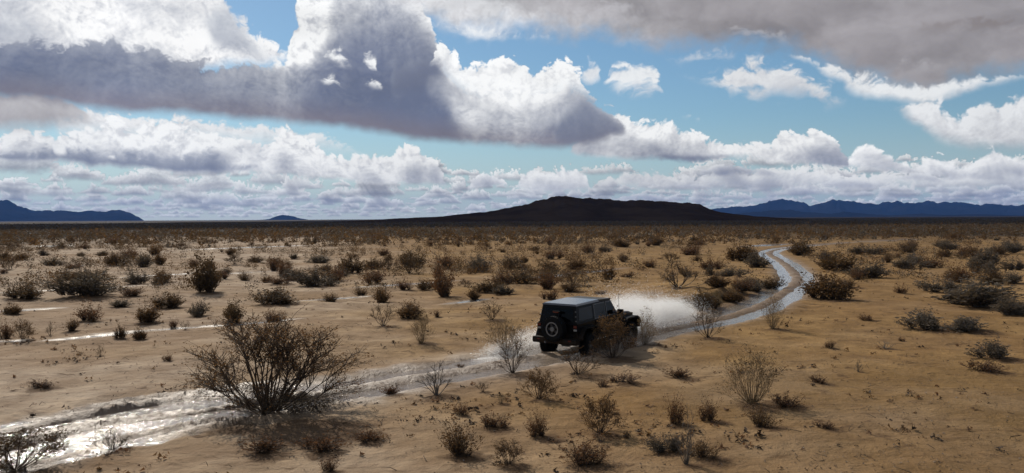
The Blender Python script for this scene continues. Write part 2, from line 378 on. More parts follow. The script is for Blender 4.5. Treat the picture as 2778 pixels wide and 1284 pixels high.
    for T, B, o in (([(1500, 20), (1600, -10), (1750, 0), (1850, 30)], [(1500, 40), (1600, 60), (1750, 60), (1850, 45)], .35), ([(1950, 70), (2020, 50), (2120, 60), (2200, 90)], [(1950, 90), (2020, 108), (2120, 112), (2200, 110)], .45),
                    ([(2340, 150), (2420, 128), (2520, 136), (2600, 160)], [(2340, 170), (2420, 190), (2520, 186), (2600, 170)], .35), ([(2450, 60), (2600, 20), (2778, 30), (2900, 40)], [(2450, 80), (2600, 90), (2778, 86), (2900, 80)], .5)):
        dkb = (118, 106, 100) if T[0][0] == 2450 else (186, 185, 190)
        cloud(T, B, amp=.010, mamp=.007, samp=.003, soft=.016, soft_b=.016, thick=.04, absorb=.5, own=.3, white=tuple(min(255, k + 30) for k in dkb) if T[0][0] != 2450 else dkb, dark=dkb, opac=o, wisp=.1)
    # fade into the open sky at the margins of the map
    m = sstep(A, AZ0, AZ0 + .07) * sstep(A, AZ1, AZ1 - .07) * sstep(E, EL1, EL1 - .09)
    return rgb / np.maximum(alpha, 1e-4)[..., None], alpha * m
def build_sky():
    w = bpy.data.worlds.new('World')
    scene.world = w
    w.use_nodes = True
    t = w.node_tree
    t.nodes.clear()
    b = NB(t)
    STR = 0.1
    sky = b.n('ShaderNodeTexSky', sky_type='NISHITA', sun_disc=False)
    sky.sun_elevation = SUN_EL
    sky.sun_rotation = SUN_AZ
    sky.altitude = 300.0
    sky.air_density = 1.0
    sky.dust_density = 0.3
    sky.ozone_density = 2.0
    tc = b.n('ShaderNodeTexCoord').outputs['Generated']
    sp = b.n('ShaderNodeSeparateXYZ'); t.links.new(tc, sp.inputs[0])
    x, y, z = sp.outputs
    az = b.m('ARCTAN2', x, y)
    el = b.m('ARCSINE', z)
    colr = b.mix(1.0, sky.outputs[0], (0.54, 0.68, 0.75, 1), 'MULTIPLY')
    K = 1.0 / STR
    def over(base, a, c):
        return b.mix(a, base, b.mix(1.0, c, (K, K, K, 1), 'MULTIPLY'))
    # broken cumulus over the rest of the sky, spread on a layer overhead
    zc = b.m('MAXIMUM', z, 0.07)
    Q = b.vec(b.m('DIVIDE', x, zc), b.m('DIVIDE', y, zc), 3.0)
    n1 = b.noise(Q, 0.62, 7, 0.58)
    n2 = b.noise(b.vadd(Q, (-0.16, 0.2, 0.0)), 0.62, 4, 0.55)
    a0 = b.step(n1, 0.45, 0.57)
    c0 = b.mix(b.step(b.sub(n1, n2), -0.10, 0.10), srgb(146, 150, 162), srgb(246, 247, 249))
    colr = over(colr, b.mul(a0, b.step(z, -0.02, 0.04)), c0)
    # clouds of the view
    rgb, al = make_clouds()
    img = bpy.data.images.new('cloud_cover', CW, CHH, alpha=True, float_buffer=True)
    img.colorspace_settings.name = 'Non-Color'
    img.alpha_mode = 'CHANNEL_PACKED'
    img.pixels.foreach_set(np.concatenate([rgb, al[..., None]], -1).astype(np.float32).ravel())
    img.update(); img.pack()
    inview = b.mul(b.mul(b.step(az, AZ0, AZ0 + .07), b.step(az, AZ1, AZ1 - .07)), b.step(el, EL1, EL1 - .09))
    colr = b.mix(inview, colr, b.mix(1.0, sky.outputs[0], (0.54, 0.68, 0.75, 1), 'MULTIPLY'))
    # pale air low over the horizon
    colr = over(colr, b.step(el, 0.12, -0.01, 0.0, 0.62), srgb(188, 204, 220))
    u = b.m('DIVIDE', b.sub(az, AZ0), AZ1 - AZ0, clamp=True)
    v = b.m('DIVIDE', b.sub(el, EL0), EL1 - EL0, clamp=True)
    tex = b.n('ShaderNodeTexImage', interpolation='Linear', extension='EXTEND')
    tex.image = img
    t.links.new(b.vec(u, v), tex.inputs[0])
    colr = over(colr, b.mul(tex.outputs['Alpha'], inview), tex.outputs['Color'])
    bg = b.n('ShaderNodeBackground')
    t.links.new(colr, bg.inputs[0])
    bg.inputs[1].default_value = STR
    out = b.n('ShaderNodeOutputWorld')
    t.links.new(bg.outputs[0], out.inputs[0])
build_sky()
# foot x, foot y, width, height in photograph pixels, kind, label
SHRUBS = [
 (40, 1276, 190, 95, 'creosote', 'dark twiggy shrub cut off by the bottom left corner of the frame'),
 (307, 1214, 100, 54, 'thorny', 'small dark spiky shrub standing in the glittering pool'),
 (1391, 1015, 92, 92, 'thorny', 'small branching shrub with dark foot at the near edge of the wet track'),
 (1372, 955, 110, 86, 'straw', 'pale wispy shrub between the wheel ruts behind the vehicle'),
 (1184, 1074, 78, 76, 'dead', 'dead jagged grey stump of a shrub at the track edge'),
 (1060, 1070, 64, 26, 'low', 'low dead twigs lying at the near water edge'),
 (1570, 1014, 110, 66, 'thorny', 'grey twiggy shrub in front of the rear wheel of the vehicle'),
 (1662, 972, 110, 104, 'creosote', 'open brown shrub standing before the front door of the vehicle'),
 (1748, 936, 74, 84, 'straw', 'golden twigged shrub at the front wheel of the vehicle'),
 (1039, 886, 64, 74, 'thorny', 'bare shrub on open sand, left one of the nearest three behind the track'),
 (1143, 936, 66, 78, 'straw', 'spindly pale shrub on the sand nearest the far edge of the track'),
 (1334, 868, 58, 54, 'thorny', 'bare upright shrub on the sand left of the spare wheel'),
 (1107, 864, 80, 54, 'dense', 'dark rounded shrub just right of the bare shrub on open sand'),
 (1186, 861, 28, 22, 'low', 'tiny dark shrub on sand between two bare shrubs left of the vehicle'),
 (1462, 1084, 66, 70, 'creosote', 'thin reddish shrub on sand below the vehicle'),
 (1468, 1178, 90, 66, 'wispy', 'dark shrub with a broad shadow in the near foreground, left of a pair'),
 (1628, 1172, 96, 92, 'creosote', 'tall brown shrub in the near foreground, right of a pair'),
 (1824, 1158, 72, 72, 'wispy', 'dark compact shrub left of the straw-coloured bush'),
 (1246, 1232, 130, 96, 'wispy', 'wide reddish brown shrub over litter in the bottom middle foreground'),
 (1338, 1158, 84, 36, 'low', 'low twig mat on sand above the wide reddish brown shrub'),
 (1380, 1262, 88, 56, 'creosote', 'greyish shrub at the bottom edge left of the middle'),
 (1572, 1254, 150, 66, 'wispy', 'low dark shrub at the bottom edge right of the middle'),
 (1862, 1262, 60, 128, 'dead', 'tall dead grey shrub at the bottom right of the middle'),
 (1798, 1226, 84, 48, 'grey', 'small grey shrub left of the tall dead one'),
 (1254, 1130, 44, 34, 'low', 'small dry tuft on sand left of the near foreground pair'),
 (1360, 1096, 34, 26, 'straw', 'tiny pale tuft on sand below the branching track-edge shrub'),
 (1310, 1066, 40, 26, 'thorny', 'tiny bare twig right of the jagged dead stump'),
 (2040, 1100, 160, 142, 'straw', 'large straw-coloured bush with dark base in the right foreground'),
 (2064, 1164, 96, 58, 'wispy', 'dark shrub right below the large straw-coloured bush'),
 (1930, 1150, 70, 60, 'wispy', 'reddish shrub left below the large straw-coloured bush'),
 (2126, 1112, 90, 40, 'low', 'flat twigs spreading right of the straw-coloured bush'),
 (2238, 1180, 64, 20, 'low', 'low dead twigs farthest right of the straw-coloured bush'),
 (1906, 1244, 110, 48, 'wispy', 'brown shrub right of the tall dead grey one at the bottom'),
 (1921, 918, 66, 88, 'thorny', 'bare shrub where the spray ends beside the track'),
 (2096, 894, 62, 104, 'straw', 'pale tall shrub right of the near straight of the track'),
 (1903, 842, 46, 62, 'dense', 'dark shrub topping the dark bank left of the track'),
 (1955, 808, 74, 46, 'dense', 'dark shrub in the bank left of the track, second from the spray'),
 (2010, 800, 84, 44, 'brown', 'brown shrub in the bank left of the track, third from the spray'),
 (2052, 792, 62, 40, 'dense', 'dark shrub in the bank left of the track at its bend'),
 (1930, 836, 70, 44, 'dense', 'dark shrub on the bank nearest the spray'), (1985, 822, 60, 40, 'dense', 'dark shrub low on the bank between two others left of the track'), (2086, 782, 54, 40, 'dense', 'dark shrub at the top end of the bank left of the track'),
 (2060, 726, 64, 54, 'dense', 'dark shrub just left of the far bend of the track'),
 (1838, 806, 124, 78, 'thorny', 'wide bare shrub on the sand above the spray'),
 (2236, 812, 128, 88, 'dense', 'big dark shrub right of the bend of the track'),
 (2262, 734, 106, 58, 'dense', 'dark shrub behind the big one right of the bend'),
 (2356, 754, 86, 52, 'dense', 'dark rounded shrub second right of the bend, behind'),
 (2168, 692, 74, 46, 'dense', 'dark shrub right of where the track vanishes'),
 (2010, 708, 80, 62, 'dense', 'tall dark shrub left of where the track vanishes'),
 (2652, 828, 220, 84, 'grey', 'largest grey-green shrub mass at the right edge'),
 (2742, 856, 90, 50, 'grey', 'grey shrub cut by the right frame edge below the large mass'),
 (2500, 890, 130, 54, 'grey', 'left half of the long low grey shrub bank in the right middle'),
 (2608, 892, 120, 42, 'grey', 'right half of the long low grey shrub bank in the right middle'),
 (2688, 972, 104, 46, 'grey', 'grey shrub alone on the smooth sand near the right edge'),
 (2666, 1006, 96, 34, 'low', 'brown twig mat just below the lone grey shrub near the right edge'),
 (2402, 944, 54, 16, 'dead', 'dark dead twigs lying on the open sand right of the track'),
 (2250, 944, 34, 22, 'low', 'small tuft on open sand right of the pale tall shrub'),
 (2446, 924, 20, 12, 'low', 'tiny dark tuft on sand below the long grey bank'),
 (2328, 1012, 22, 30, 'dead', 'single small dead twig on the open right sand'),
 (2218, 1040, 60, 20, 'low', 'low dry scrap right of the straw-coloured bush, on bare sand'),
 (2350, 872, 40, 22, 'low', 'small low tuft left of the long grey bank'),
 (2470, 728, 78, 40, 'grey', None), (2668, 724, 80, 62, 'grey', None), (2568, 676, 40, 22, 'dense', None), (2534, 724, 60, 34, 'brown', None), (2444, 796, 40, 28, 'low', None),
 (2308, 782, 50, 26, 'brown', None), (2540, 790, 90, 46, 'grey', None), (1930, 728, 64, 40, 'brown', None), (1984, 770, 68, 34, 'grey', None),
 (225, 806, 140, 72, 'dense', None), (60, 812, 92, 46, 'dense', None), (36, 852, 50, 34, 'dense', None), (354, 806, 68, 32, 'brown', None), (372, 770, 58, 40, 'dense', None),
 (450, 764, 62, 38, 'brown', None), (438, 718, 38, 40, 'dense', None), (350, 700, 50, 34, 'brown', None), (146, 722, 44, 26, 'dense', None), (566, 796, 78, 122, 'dense', 'tallest dark shrub in the scrub behind the big bush'),
 (610, 758, 50, 32, 'brown', None), (692, 710, 50, 20, 'dense', None), (318, 829, 62, 24, 'dense', None), (242, 870, 66, 56, 'brown', None), (392, 876, 76, 60, 'dense', None),
 (458, 830, 92, 50, 'dense', None), (532, 860, 62, 46, 'dense', None), (628, 876, 66, 68, 'dense', None), (738, 872, 68, 40, 'brown', None), (746, 824, 124, 52, 'dense', None),
 (852, 776, 98, 52, 'dense', None), (762, 772, 62, 24, 'brown', None), (718, 764, 38, 24, 'dense', None), (906, 818, 58, 28, 'brown', None), (794, 758, 56, 40, 'grey', None), (954, 742, 64, 58, 'dense', None),
 (190, 895, 50, 36, 'brown', None), (14, 913, 42, 46, 'brown', None), (62, 921, 50, 46, 'creosote', None), (326, 915, 38, 34, 'dense', None), (382, 918, 40, 34, 'dense', None),
 (474, 888, 32, 26, 'brown', None), (502, 897, 20, 28, 'thorny', None), (136, 903, 26, 34, 'thorny', None), (190, 732, 52, 20, 'brown', None), (620, 693, 40, 24, 'brown', None),
 (876, 712, 74, 26, 'dense', None), (278, 693, 34, 18, 'dense', None), (60, 706, 40, 26, 'dense', None), (12, 744, 32, 18, 'brown', None),
 (1036, 694, 40, 26, 'brown', None), (1118, 724, 68, 50, 'dense', None), (1206, 730, 58, 50, 'brown', None), (1212, 802, 74, 108, 'brown', 'tall brown shrub in the scrub left of the vehicle'),
 (1302, 736, 56, 42, 'dense', None), (1386, 727, 62, 38, 'dense', None), (1042, 818, 56, 54, 'dense', None), (984, 800, 44, 26, 'brown', None), (1096, 782, 44, 32, 'brown', None),
 (1154, 782, 40, 32, 'dense', None), (1290, 812, 46, 36, 'dense', None), (1320, 788, 62, 42, 'dense', None), (1368, 794, 62, 32, 'grey', None), (1410, 770, 80, 42, 'dense', None),
 (1480, 758, 44, 26, 'dense', None), (1498, 700, 56, 36, 'brown', None), (1550, 734, 80, 38, 'brown', None), (1598, 688, 44, 30, 'brown', None), (1692, 670, 62, 32, 'dense', None),
 (1692, 712, 44, 26, 'brown', None), (1764, 723, 44, 26, 'brown', None), (1704, 753, 44, 20, 'low', None), (1538, 788, 76, 32, 'brown', None), (1492, 812, 52, 38, 'low', None), (1626, 794, 32, 14, 'low', None),
 (1780, 668, 60, 30, 'brown', None), (1880, 690, 70, 34, 'brown', None), (2360, 690, 80, 30, 'grey', None), (2470, 676, 60, 26, 'brown', None), (2720, 690, 70, 34, 'grey', None), (2620, 760, 70, 30, 'brown', None), (2740, 770, 60, 40, 'grey', None),
 (1250, 1000, 26, 12, 'low', 'tiny dry twig on the crown between the ruts'), (110, 1052, 90, 20, 'low', 'flat dead twigs on the sand at the far left edge of the pool'), (456, 985, 36, 22, 'low', 'small tuft on pale sand left of the big bush'),
 (272, 965, 22, 26, 'thorny', 'single bare twig on pale sand above the pool'), (868, 1216, 110, 50, 'low', 'brown leaf litter twigs at the right foot of the big bush'), (720, 1222, 130, 44, 'low', 'brown dead twigs on litter below the big bush'),
 (1000, 1190, 80, 36, 'low', 'low brown twigs right of the shadow of the big bush'), (900, 1270, 70, 36, 'wispy', 'small brown shrub at the bottom edge below the big bush'), (1690, 1040, 90, 24, 'low', 'low dead twigs on sand right below the vehicle'),
 (1842, 1018, 90, 26, 'low', 'flat brown twigs on sand below the spray'), (1636, 1048, 40, 20, 'low', 'small flat tuft on sand below the grey twiggy shrub'),
]

# ------------------------------------------------------------------ helpers
def tag(o, label=None, cat=None, group=None, kind=None):
    if label: o['label'] = label
    if cat: o['category'] = cat
    if group: o['group'] = group
    if kind: o['kind'] = kind
    return o

def mesh_from(name, verts, faces, mats, smooth=False, midx=None):
    me = bpy.data.meshes.new(name)
    v = np.asarray(verts, np.float32).reshape(-1, 3)
    if isinstance(faces, np.ndarray):
        n, k = faces.shape
        me.vertices.add(len(v)); me.vertices.foreach_set('co', v.ravel())
        me.loops.add(n * k); me.loops.foreach_set('vertex_index', faces.astype(np.int32).ravel())
        me.polygons.add(n)
        me.polygons.foreach_set('loop_start', np.arange(0, n * k, k, dtype=np.int32))
        me.polygons.foreach_set('loop_total', np.full(n, k, np.int32))
        me.update(calc_edges=True)
    else:
        me.from_pydata([tuple(p) for p in v], [], faces)
        me.update()
    for m in mats if isinstance(mats, (list, tuple)) else [mats]:
        me.materials.append(m)
    if midx is not None:
        me.polygons.foreach_set('material_index', np.asarray(midx, np.int32))
    if smooth:
        me.polygons.foreach_set('use_smooth', np.ones(len(me.polygons), bool))
    return me

def obj(name, me, parent=None, loc=None):
    o = bpy.data.objects.new(name, me)
    COL.objects.link(o)
    if parent is not None: o.parent = parent
    if loc is not None: o.location = loc
    return o

def new_mat(name):
    m = bpy.data.materials.new(name)
    m.use_nodes = True
    t = m.node_tree
    b = NB(t)
    bs = t.nodes['Principled BSDF']
    return m, b, bs

# ------------------------------------------------------------------ the track, the puddles and the lie of the land
PATH_PX = [(-420, 1330), (-150, 1255), (0, 1216), (300, 1150), (600, 1096), (900, 1062), (1200, 1013), (1400, 977), (1560, 947), (1720, 912), (1850, 884), (1945, 866), (2055, 832), (2120, 797), (2162, 762), (2152, 738), (2118, 708), (2088, 690), (2096, 680), (2150, 671), (2280, 660), (2500, 648)]
_c = np.array([G(*p) for p in PATH_PX])
_c = np.concatenate([_c[:1] - (_c[1] - _c[0]) * 1.6, _c])
def catmull(P, step=0.25):
    out = []
    for i in range(len(P) - 1):
        p0, p1, p2, p3 = P[max(i - 1, 0)], P[i], P[i + 1], P[min(i + 2, len(P) - 1)]
        n = max(2, int(np.linalg.norm(p2 - p1) / step))
        t = np.linspace(0, 1, n, endpoint=False)[:, None]
        m1 = (p2 - p0) * .5 ; m2 = (p3 - p1) * .5
        L = np.linalg.norm(p2 - p1)
        m1 = m1 / (np.linalg.norm(m1) + 1e-9) * L; m2 = m2 / (np.linalg.norm(m2) + 1e-9) * L
        out.append((2 * t**3 - 3 * t**2 + 1) * p1 + (t**3 - 2 * t**2 + t) * m1 + (-2 * t**3 + 3 * t**2) * p2 + (t**3 - t**2) * m2)
    return np.concatenate(out)
PATH = catmull(_c)
for _ in range(30):
    PATH[1:-1] = (PATH[:-2] + 2 * PATH[1:-1] + PATH[2:]) / 4
_d = np.gradient(PATH, axis=0); _d /= np.linalg.norm(_d, axis=1, keepdims=True)
PNOR = np.stack([-_d[:, 1], _d[:, 0]], 1)          # to the left of travel
PS = np.concatenate([[0], np.cumsum(np.linalg.norm(np.diff(PATH, axis=0), axis=1))])
def s_at(px, py):
    g = np.array(G(px, py)); return PS[np.argmin(((PATH - g) ** 2).sum(1))]
def path_coords(x, y):
    x = np.asarray(x, np.float64).ravel(); y = np.asarray(y, np.float64).ravel()
    q = np.full(x.shape, 99.0); s = np.zeros(x.shape)
    near = np.where((y < 260) & (y > -40) & (np.abs(x) < 130))[0]
    for k in range(0, len(near), 20000):
        i = near[k:k + 20000]
        d2 = (x[i, None] - PATH[None, ::2, 0]) ** 2 + (y[i, None] - PATH[None, ::2, 1]) ** 2
        j = d2.argmin(1) * 2
        q[i] = (x[i] - PATH[j, 0]) * PNOR[j, 0] + (y[i] - PATH[j, 1]) * PNOR[j, 1]
        far = np.sqrt(d2.min(1))
        q[i] = np.where(far > np.abs(q[i]) + 1.0, np.sign(q[i] + 1e-9) * far, q[i])
        s[i] = PS[j]
    return q, s
WATER_Z = -0.035
# puddles lying off the track: two ends in photograph pixels, half-width in metres
PUDDLES = [((150, 922), (350, 903), .30), ((340, 900), (620, 882), .26), ((-80, 850), (118, 838), .45), ((-60, 930), (60, 922), .22), ((600, 884), (780, 868), .25),
           ((1440, 755), (1660, 731), .6), ((1000, 778), (1190, 765), .5), ((1226, 823), (1306, 813), .4), ((560, 676), (800, 667), 1.6), ((840, 815), (990, 804), .32), ((2040, 668), (2130, 662), 1.8), ((380, 750), (560, 740), .5), ((40, 671), (260, 663), 1.5), ((90, 790), (330, 778), .4), ((640, 742), (760, 736), .5)]
PUD = []
for a, c, hw in PUDDLES:
    a = np.array(G(*a)); c = np.array(G(*c))
    L = np.linalg.norm(c - a) / 2; e = (c - a) / (2 * L)
    PUD.append(((a + c) / 2, e, L, hw))
POOL_S = s_at(330, 1145)
JEEP_S = s_at(1590, 942) + .55
BANK = (s_at(1880, 878), s_at(2150, 772))
def land(x, y, full=False):
    """height of the ground"""
    shp = np.shape(x)
    x = np.asarray(x, np.float64).ravel(); y = np.asarray(y, np.float64).ravel()
    r = np.hypot(x, y)
    und = fbm(x / 15, y / 15, 4, 101) * .20 + fbm(x / 4.2, y / 4.2, 3, 111) * .095
    fade = sstep(r, 400, 120)
    q, s = path_coords(x, y)
    aq = np.abs(q + fbm(s / 2.3, q / 2.3, 3, 131) * .16)
    rag = fbm(x / 1.1, y / 1.1, 4, 121)
    flat = sstep(aq, 1.8, 8.0)
    und = und * flat + np.maximum(und, -.012) * (1 - flat) * .25
    h = und * fade
    h = h + fbm(x / .55, y / .55, 4, 141) * .030 * sstep(r, 90, 40)
    rut_k = 1.15 + .6 * fbm(s / 5.0, np.sign(q) * 3.1, 3, 151)
    rut_k = rut_k + .35 * sstep(s, JEEP_S + 4, JEEP_S + 12)
    rut_k = np.clip(rut_k, .25, 1.5) * sstep(s, PS[-1] - 20, PS[-1] - 70)
    ruts = -.15 * np.exp(-((aq - .86) / .37) ** 2) * rut_k
    berm = .05 * np.exp(-((aq - 1.9) / .45) ** 2) + .05 * np.exp(-(aq / .36) ** 2)
    pool = sstep(np.abs(s - POOL_S), 8.0, 3.5) * sstep(aq, 3.1 + rag * 1.0, 1.9) * .060
    dip = ruts + berm * (1 - pool / .06 * .75) - pool * (1 + .5 * rag) + (pool / .06) * np.maximum(0, fbm(s / 4.5, q / .55, 4, 137) + .12) * .26 + rag * .022 * sstep(aq, 6, 2)
    h = h + dip
    s0, s1 = BANK
    h = h + .62 * sstep(q + rag * .25, 2.0, 2.75) * sstep(q, 11, 4.5) * sstep(s, s0 - 3, s0 + 3) * sstep(s, s1 + 6, s1 - 4) * (1 + .35 * rag)
    wet = np.maximum(sstep(aq, 2.3 + rag * 1.0, 1.2) * .9, sstep(pool, .02, .07))
    for c, e, L, hw in PUD:
        dx, dy = x - c[0], y - c[1]
        i = np.where(np.abs(dx) + np.abs(dy) < L * 4 + hw * 5)[0]
        if not len(i): continue
        u = (dx[i] * e[0] + dy[i] * e[1]) / L; v = (-dx[i] * e[1] + dy[i] * e[0]) / hw
        rr = np.hypot(u, v) + rag[i] * .35 + fbm(x[i] / 2.7, y[i] / 2.7, 3, 161) * .3
        k = sstep(rr, 2.6, 1.6)
        h[i] = h[i] * (1 - k) + (-.09 * sstep(rr, 1.25, .5) + .0 * k)
        wet[i] = np.maximum(wet[i], sstep(rr, 1.9, .9))
    if full:
        return h.reshape(shp), wet.reshape(shp), q.reshape(shp), s.reshape(shp)
    return h.reshape(shp)
def land1(x, y):
    return float(land(np.array([x]), np.array([y]))[0])

# ---- ground material
def ground_material():
    m, b, bs = new_mat('desert_sand')
    t = m.node_tree
    geo = b.n('ShaderNodeNewGeometry').outputs['Position']
    P = geo
    aw = b.n('ShaderNodeAttribute', attribute_name='wet').outputs['Fac']
    asilt = b.n('ShaderNodeAttribute', attribute_name='silt').outputs['Fac']
    alit_shade = b.n('ShaderNodeAttribute', attribute_name='litter').outputs['Fac']
    aveg = b.n('ShaderNodeAttribute', attribute_name='veg').outputs['Fac']
    n_big = b.noise(P, .07, 5, .55)
    n_mid = b.noise(P, .45, 6, .6)
    n_fine = b.noise(P, 4.5, 6, .65)
    n_grain = b.noise(P, 30.0, 4, .7)
    ochre = b.mix(b.step(n_mid, .35, .68), (.198, .112, .040, 1), (.302, .182, .070, 1))
    pale = b.mix(b.step(n_mid, .35, .66), (.290, .210, .142, 1), (.445, .345, .248, 1))
    ahard = b.n('ShaderNodeAttribute', attribute_name='hardpan').outputs['Fac']
    ochre = b.mix(b.mul(ahard, .75), ochre, (.172, .100, .037, 1))
    c = b.mix(asilt, ochre, pale)
    c = b.mix(b.mul(b.step(n_big, .42, .62), .45), c, (.175, .092, .034, 1))
    n_pt = b.noise(P, .9, 6, .66, dist=.4)
    c = b.mix(b.step(n_pt, .48, .66, 0, .35), c, b.mix(1.0, c, (1.38, 1.36, 1.32, 1), 'MULTIPLY'))
    c = b.mix(b.step(n_pt, .46, .32, 0, .30), c, b.mix(1.0, c, (.66, .62, .58, 1), 'MULTIPLY'))
    # thin crusts, scattered twigs and leaf litter lying in drifts
    strx = b.vmul(P, (.8, 2.4, 1.0))
    n_str = b.noise(strx, .8, 6, .62)
    c = b.mix(b.mul(b.step(n_str, .55, .68), .42), c, (.085, .042, .019, 1))
    n_lit = b.noise(P, 1.5, 7, .68, dist=.6)
    lit = b.mul(b.step(n_lit, .56, .66), b.step(b.noise(P, .16, 3, .5), .42, .56))
    c = b.mix(b.mul(lit, .70), c, (.055, .027, .013, 1))
    lf = b.step(b.add(alit_shade, b.mul(b.sub(n_lit, .5), 1.5)), .30, .75, 0, .85)  # leaf litter together with the painted shade of the shrubs
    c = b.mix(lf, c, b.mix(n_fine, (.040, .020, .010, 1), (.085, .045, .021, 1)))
    speck = b.step(n_grain, .60, .70)
    c = b.mix(b.mul(speck, .35), c, (.075, .040, .020, 1))
    c = b.mix(b.step(n_fine, .30, .75, .0, .30), c, b.mix(.5, c, (.38, .26, .155, 1)))
    # far off, where single plants cannot be told apart, the cover of scrub colours the plain
    vn = b.noise(b.vmul(P, (1.0, .35, 1.0)), .035, 6, .6)
    vegf = b.mul(aveg, b.step(vn, .28, .52, .72, 1.0))
    c = b.mix(vegf, c, b.mix(n_mid, (.018, .012, .008, 1), (.036, .024, .014, 1)))
    c = b.mix(b.mul(aw, .75), c, b.mix(1.0, c, (.50, .47, .45, 1), 'MULTIPLY'))
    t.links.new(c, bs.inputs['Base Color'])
    rough = b.sub(.95, b.mul(aw, b.step(n_mid, .30, .62, .30, .60)))
    t.links.new(rough, bs.inputs['Roughness'])
    t.links.new(b.mad(aw, .35, .06), bs.inputs['Specular IOR Level'])
    bh = b.add(b.mul(n_fine, .065), b.add(b.mul(n_grain, .006), b.mul(n_lit, .09)))
    bump = b.n('ShaderNodeBump')
    bump.inputs['Strength'].default_value = 1.0
    bump.inputs['Distance'].default_value = 1.0
    t.links.new(bh, bump.inputs['Height'])
    t.links.new(bump.outputs[0], bs.inputs['Normal'])
    return m

def build_ground():
    rads = [0.0, 1.0, 2.5, 4.5, 6.5]
    r = 8.0
    while r < 170: rads.append(r); r *= 1.0062
    while r < 21000: rads.append(r); r *= 1.05
    rads = np.array(rads)
    ang = np.concatenate([np.arange(-180, -46, 4.0), np.arange(-44, 44.01, .2), np.arange(48, 180, 4.0)])
    ang = np.radians(ang)
    na, nr = len(ang), len(rads)
    X = rads[:, None] * np.sin(ang)[None]; Y = rads[:, None] * np.cos(ang)[None]
    h, wet, q, s = land(X, Y, True)
    h = np.where(rads[:, None] > 400, 0, h)
    V = np.stack([X, Y, h], -1).reshape(-1, 3)
    i = np.arange(nr - 1)[:, None] * na; j = np.arange(na)[None]
    j2 = (j + 1) % na
    F = np.stack([i + j, i + j2, i + na + j2, i + na + j], -1).reshape(-1, 4)
    F = F[na:]                                            # the innermost ring is closed by a fan
    F = F[:, ::-1]
    me = mesh_from('ground', V, F, ground_material(), smooth=True)
    me.validate()
    rr = np.hypot(X, Y)
    silt = sstep(X + .18 * Y + fbm(X / 9, Y / 9, 3, 171) * 6, 16, -14) * .95
    silt = np.clip(np.maximum(silt, sstep(np.abs(q), 5, 1.5) * .75 * sstep(s, JEEP_S + 8, JEEP_S - 6)) + fbm(X / 6, Y / 6, 4, 181) * .3, 0, 1)
    veg = sstep(rr + fbm(X / 90, Y / 90, 4, 191) * 160, 120, 330)
    litter = np.zeros_like(X)  # litter round the shrubs, plus shade painted on their shadow side
    spots = [(x_, y_, w_ * 1.1, 0.95) for x_, y_, w_ in [G(p[0], p[1]) + (p[2] / FPX * G(p[0], p[1])[1],) for p in SHRUBS if p[1] > 760]] + [G(850, 1150) + (2.6, 1.0), G(760, 1150) + (2.2, 1.0), G(640, 1150) + (1.4, .8)]  # last three paint the dark shadow patch of the big bush
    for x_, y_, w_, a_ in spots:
        dx, dy = X - x_ - w_ * .18, Y - y_ + w_ * .30  # shifted the way the shadows fall
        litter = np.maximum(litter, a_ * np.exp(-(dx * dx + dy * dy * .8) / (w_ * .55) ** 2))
    hard = sstep(X / np.maximum(Y, 1) + fbm(X / 5, Y / 5, 3, 231) * .12, .14, .30) * sstep(Y + fbm(X / 4, Y / 4, 3, 233) * 4, 31, 24)
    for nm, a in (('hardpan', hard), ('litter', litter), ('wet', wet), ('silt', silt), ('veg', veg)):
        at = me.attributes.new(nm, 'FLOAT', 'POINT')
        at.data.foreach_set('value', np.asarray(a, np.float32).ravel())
    o = obj('ground', me)
    tag(o, 'sandy desert ground with damp silt along the muddy track', kind='structure')

def water_material(name, col, wave=1.0):
    m, b, bs = new_mat(name)
    t = m.node_tree
    P = b.n('ShaderNodeNewGeometry').outputs['Position']
    n1 = b.noise(P, 3.2, 5, .6, dist=.4)
    n2 = b.noise(P, 11.0, 5, .7, dist=.5)
    mud = b.mix(b.step(n1, .38, .64), col, tuple(k * 1.35 for k in col[:3]) + (1,))
    t.links.new(mud, bs.inputs['Base Color'])
    bs.inputs['Roughness'].default_value = .06
    bs.inputs['IOR'].default_value = 1.45
    bs.inputs['Specular IOR Level'].default_value = .7
    bump = b.n('ShaderNodeBump')
    bump.inputs['Strength'].default_value = 1.0
    bump.inputs['Distance'].default_value = 1.0
    t.links.new(b.add(b.mul(n1, .040 * wave), b.mul(n2, .013 * wave)), bump.inputs['Height'])
    t.links.new(bump.outputs[0], bs.inputs['Normal'])
    return m

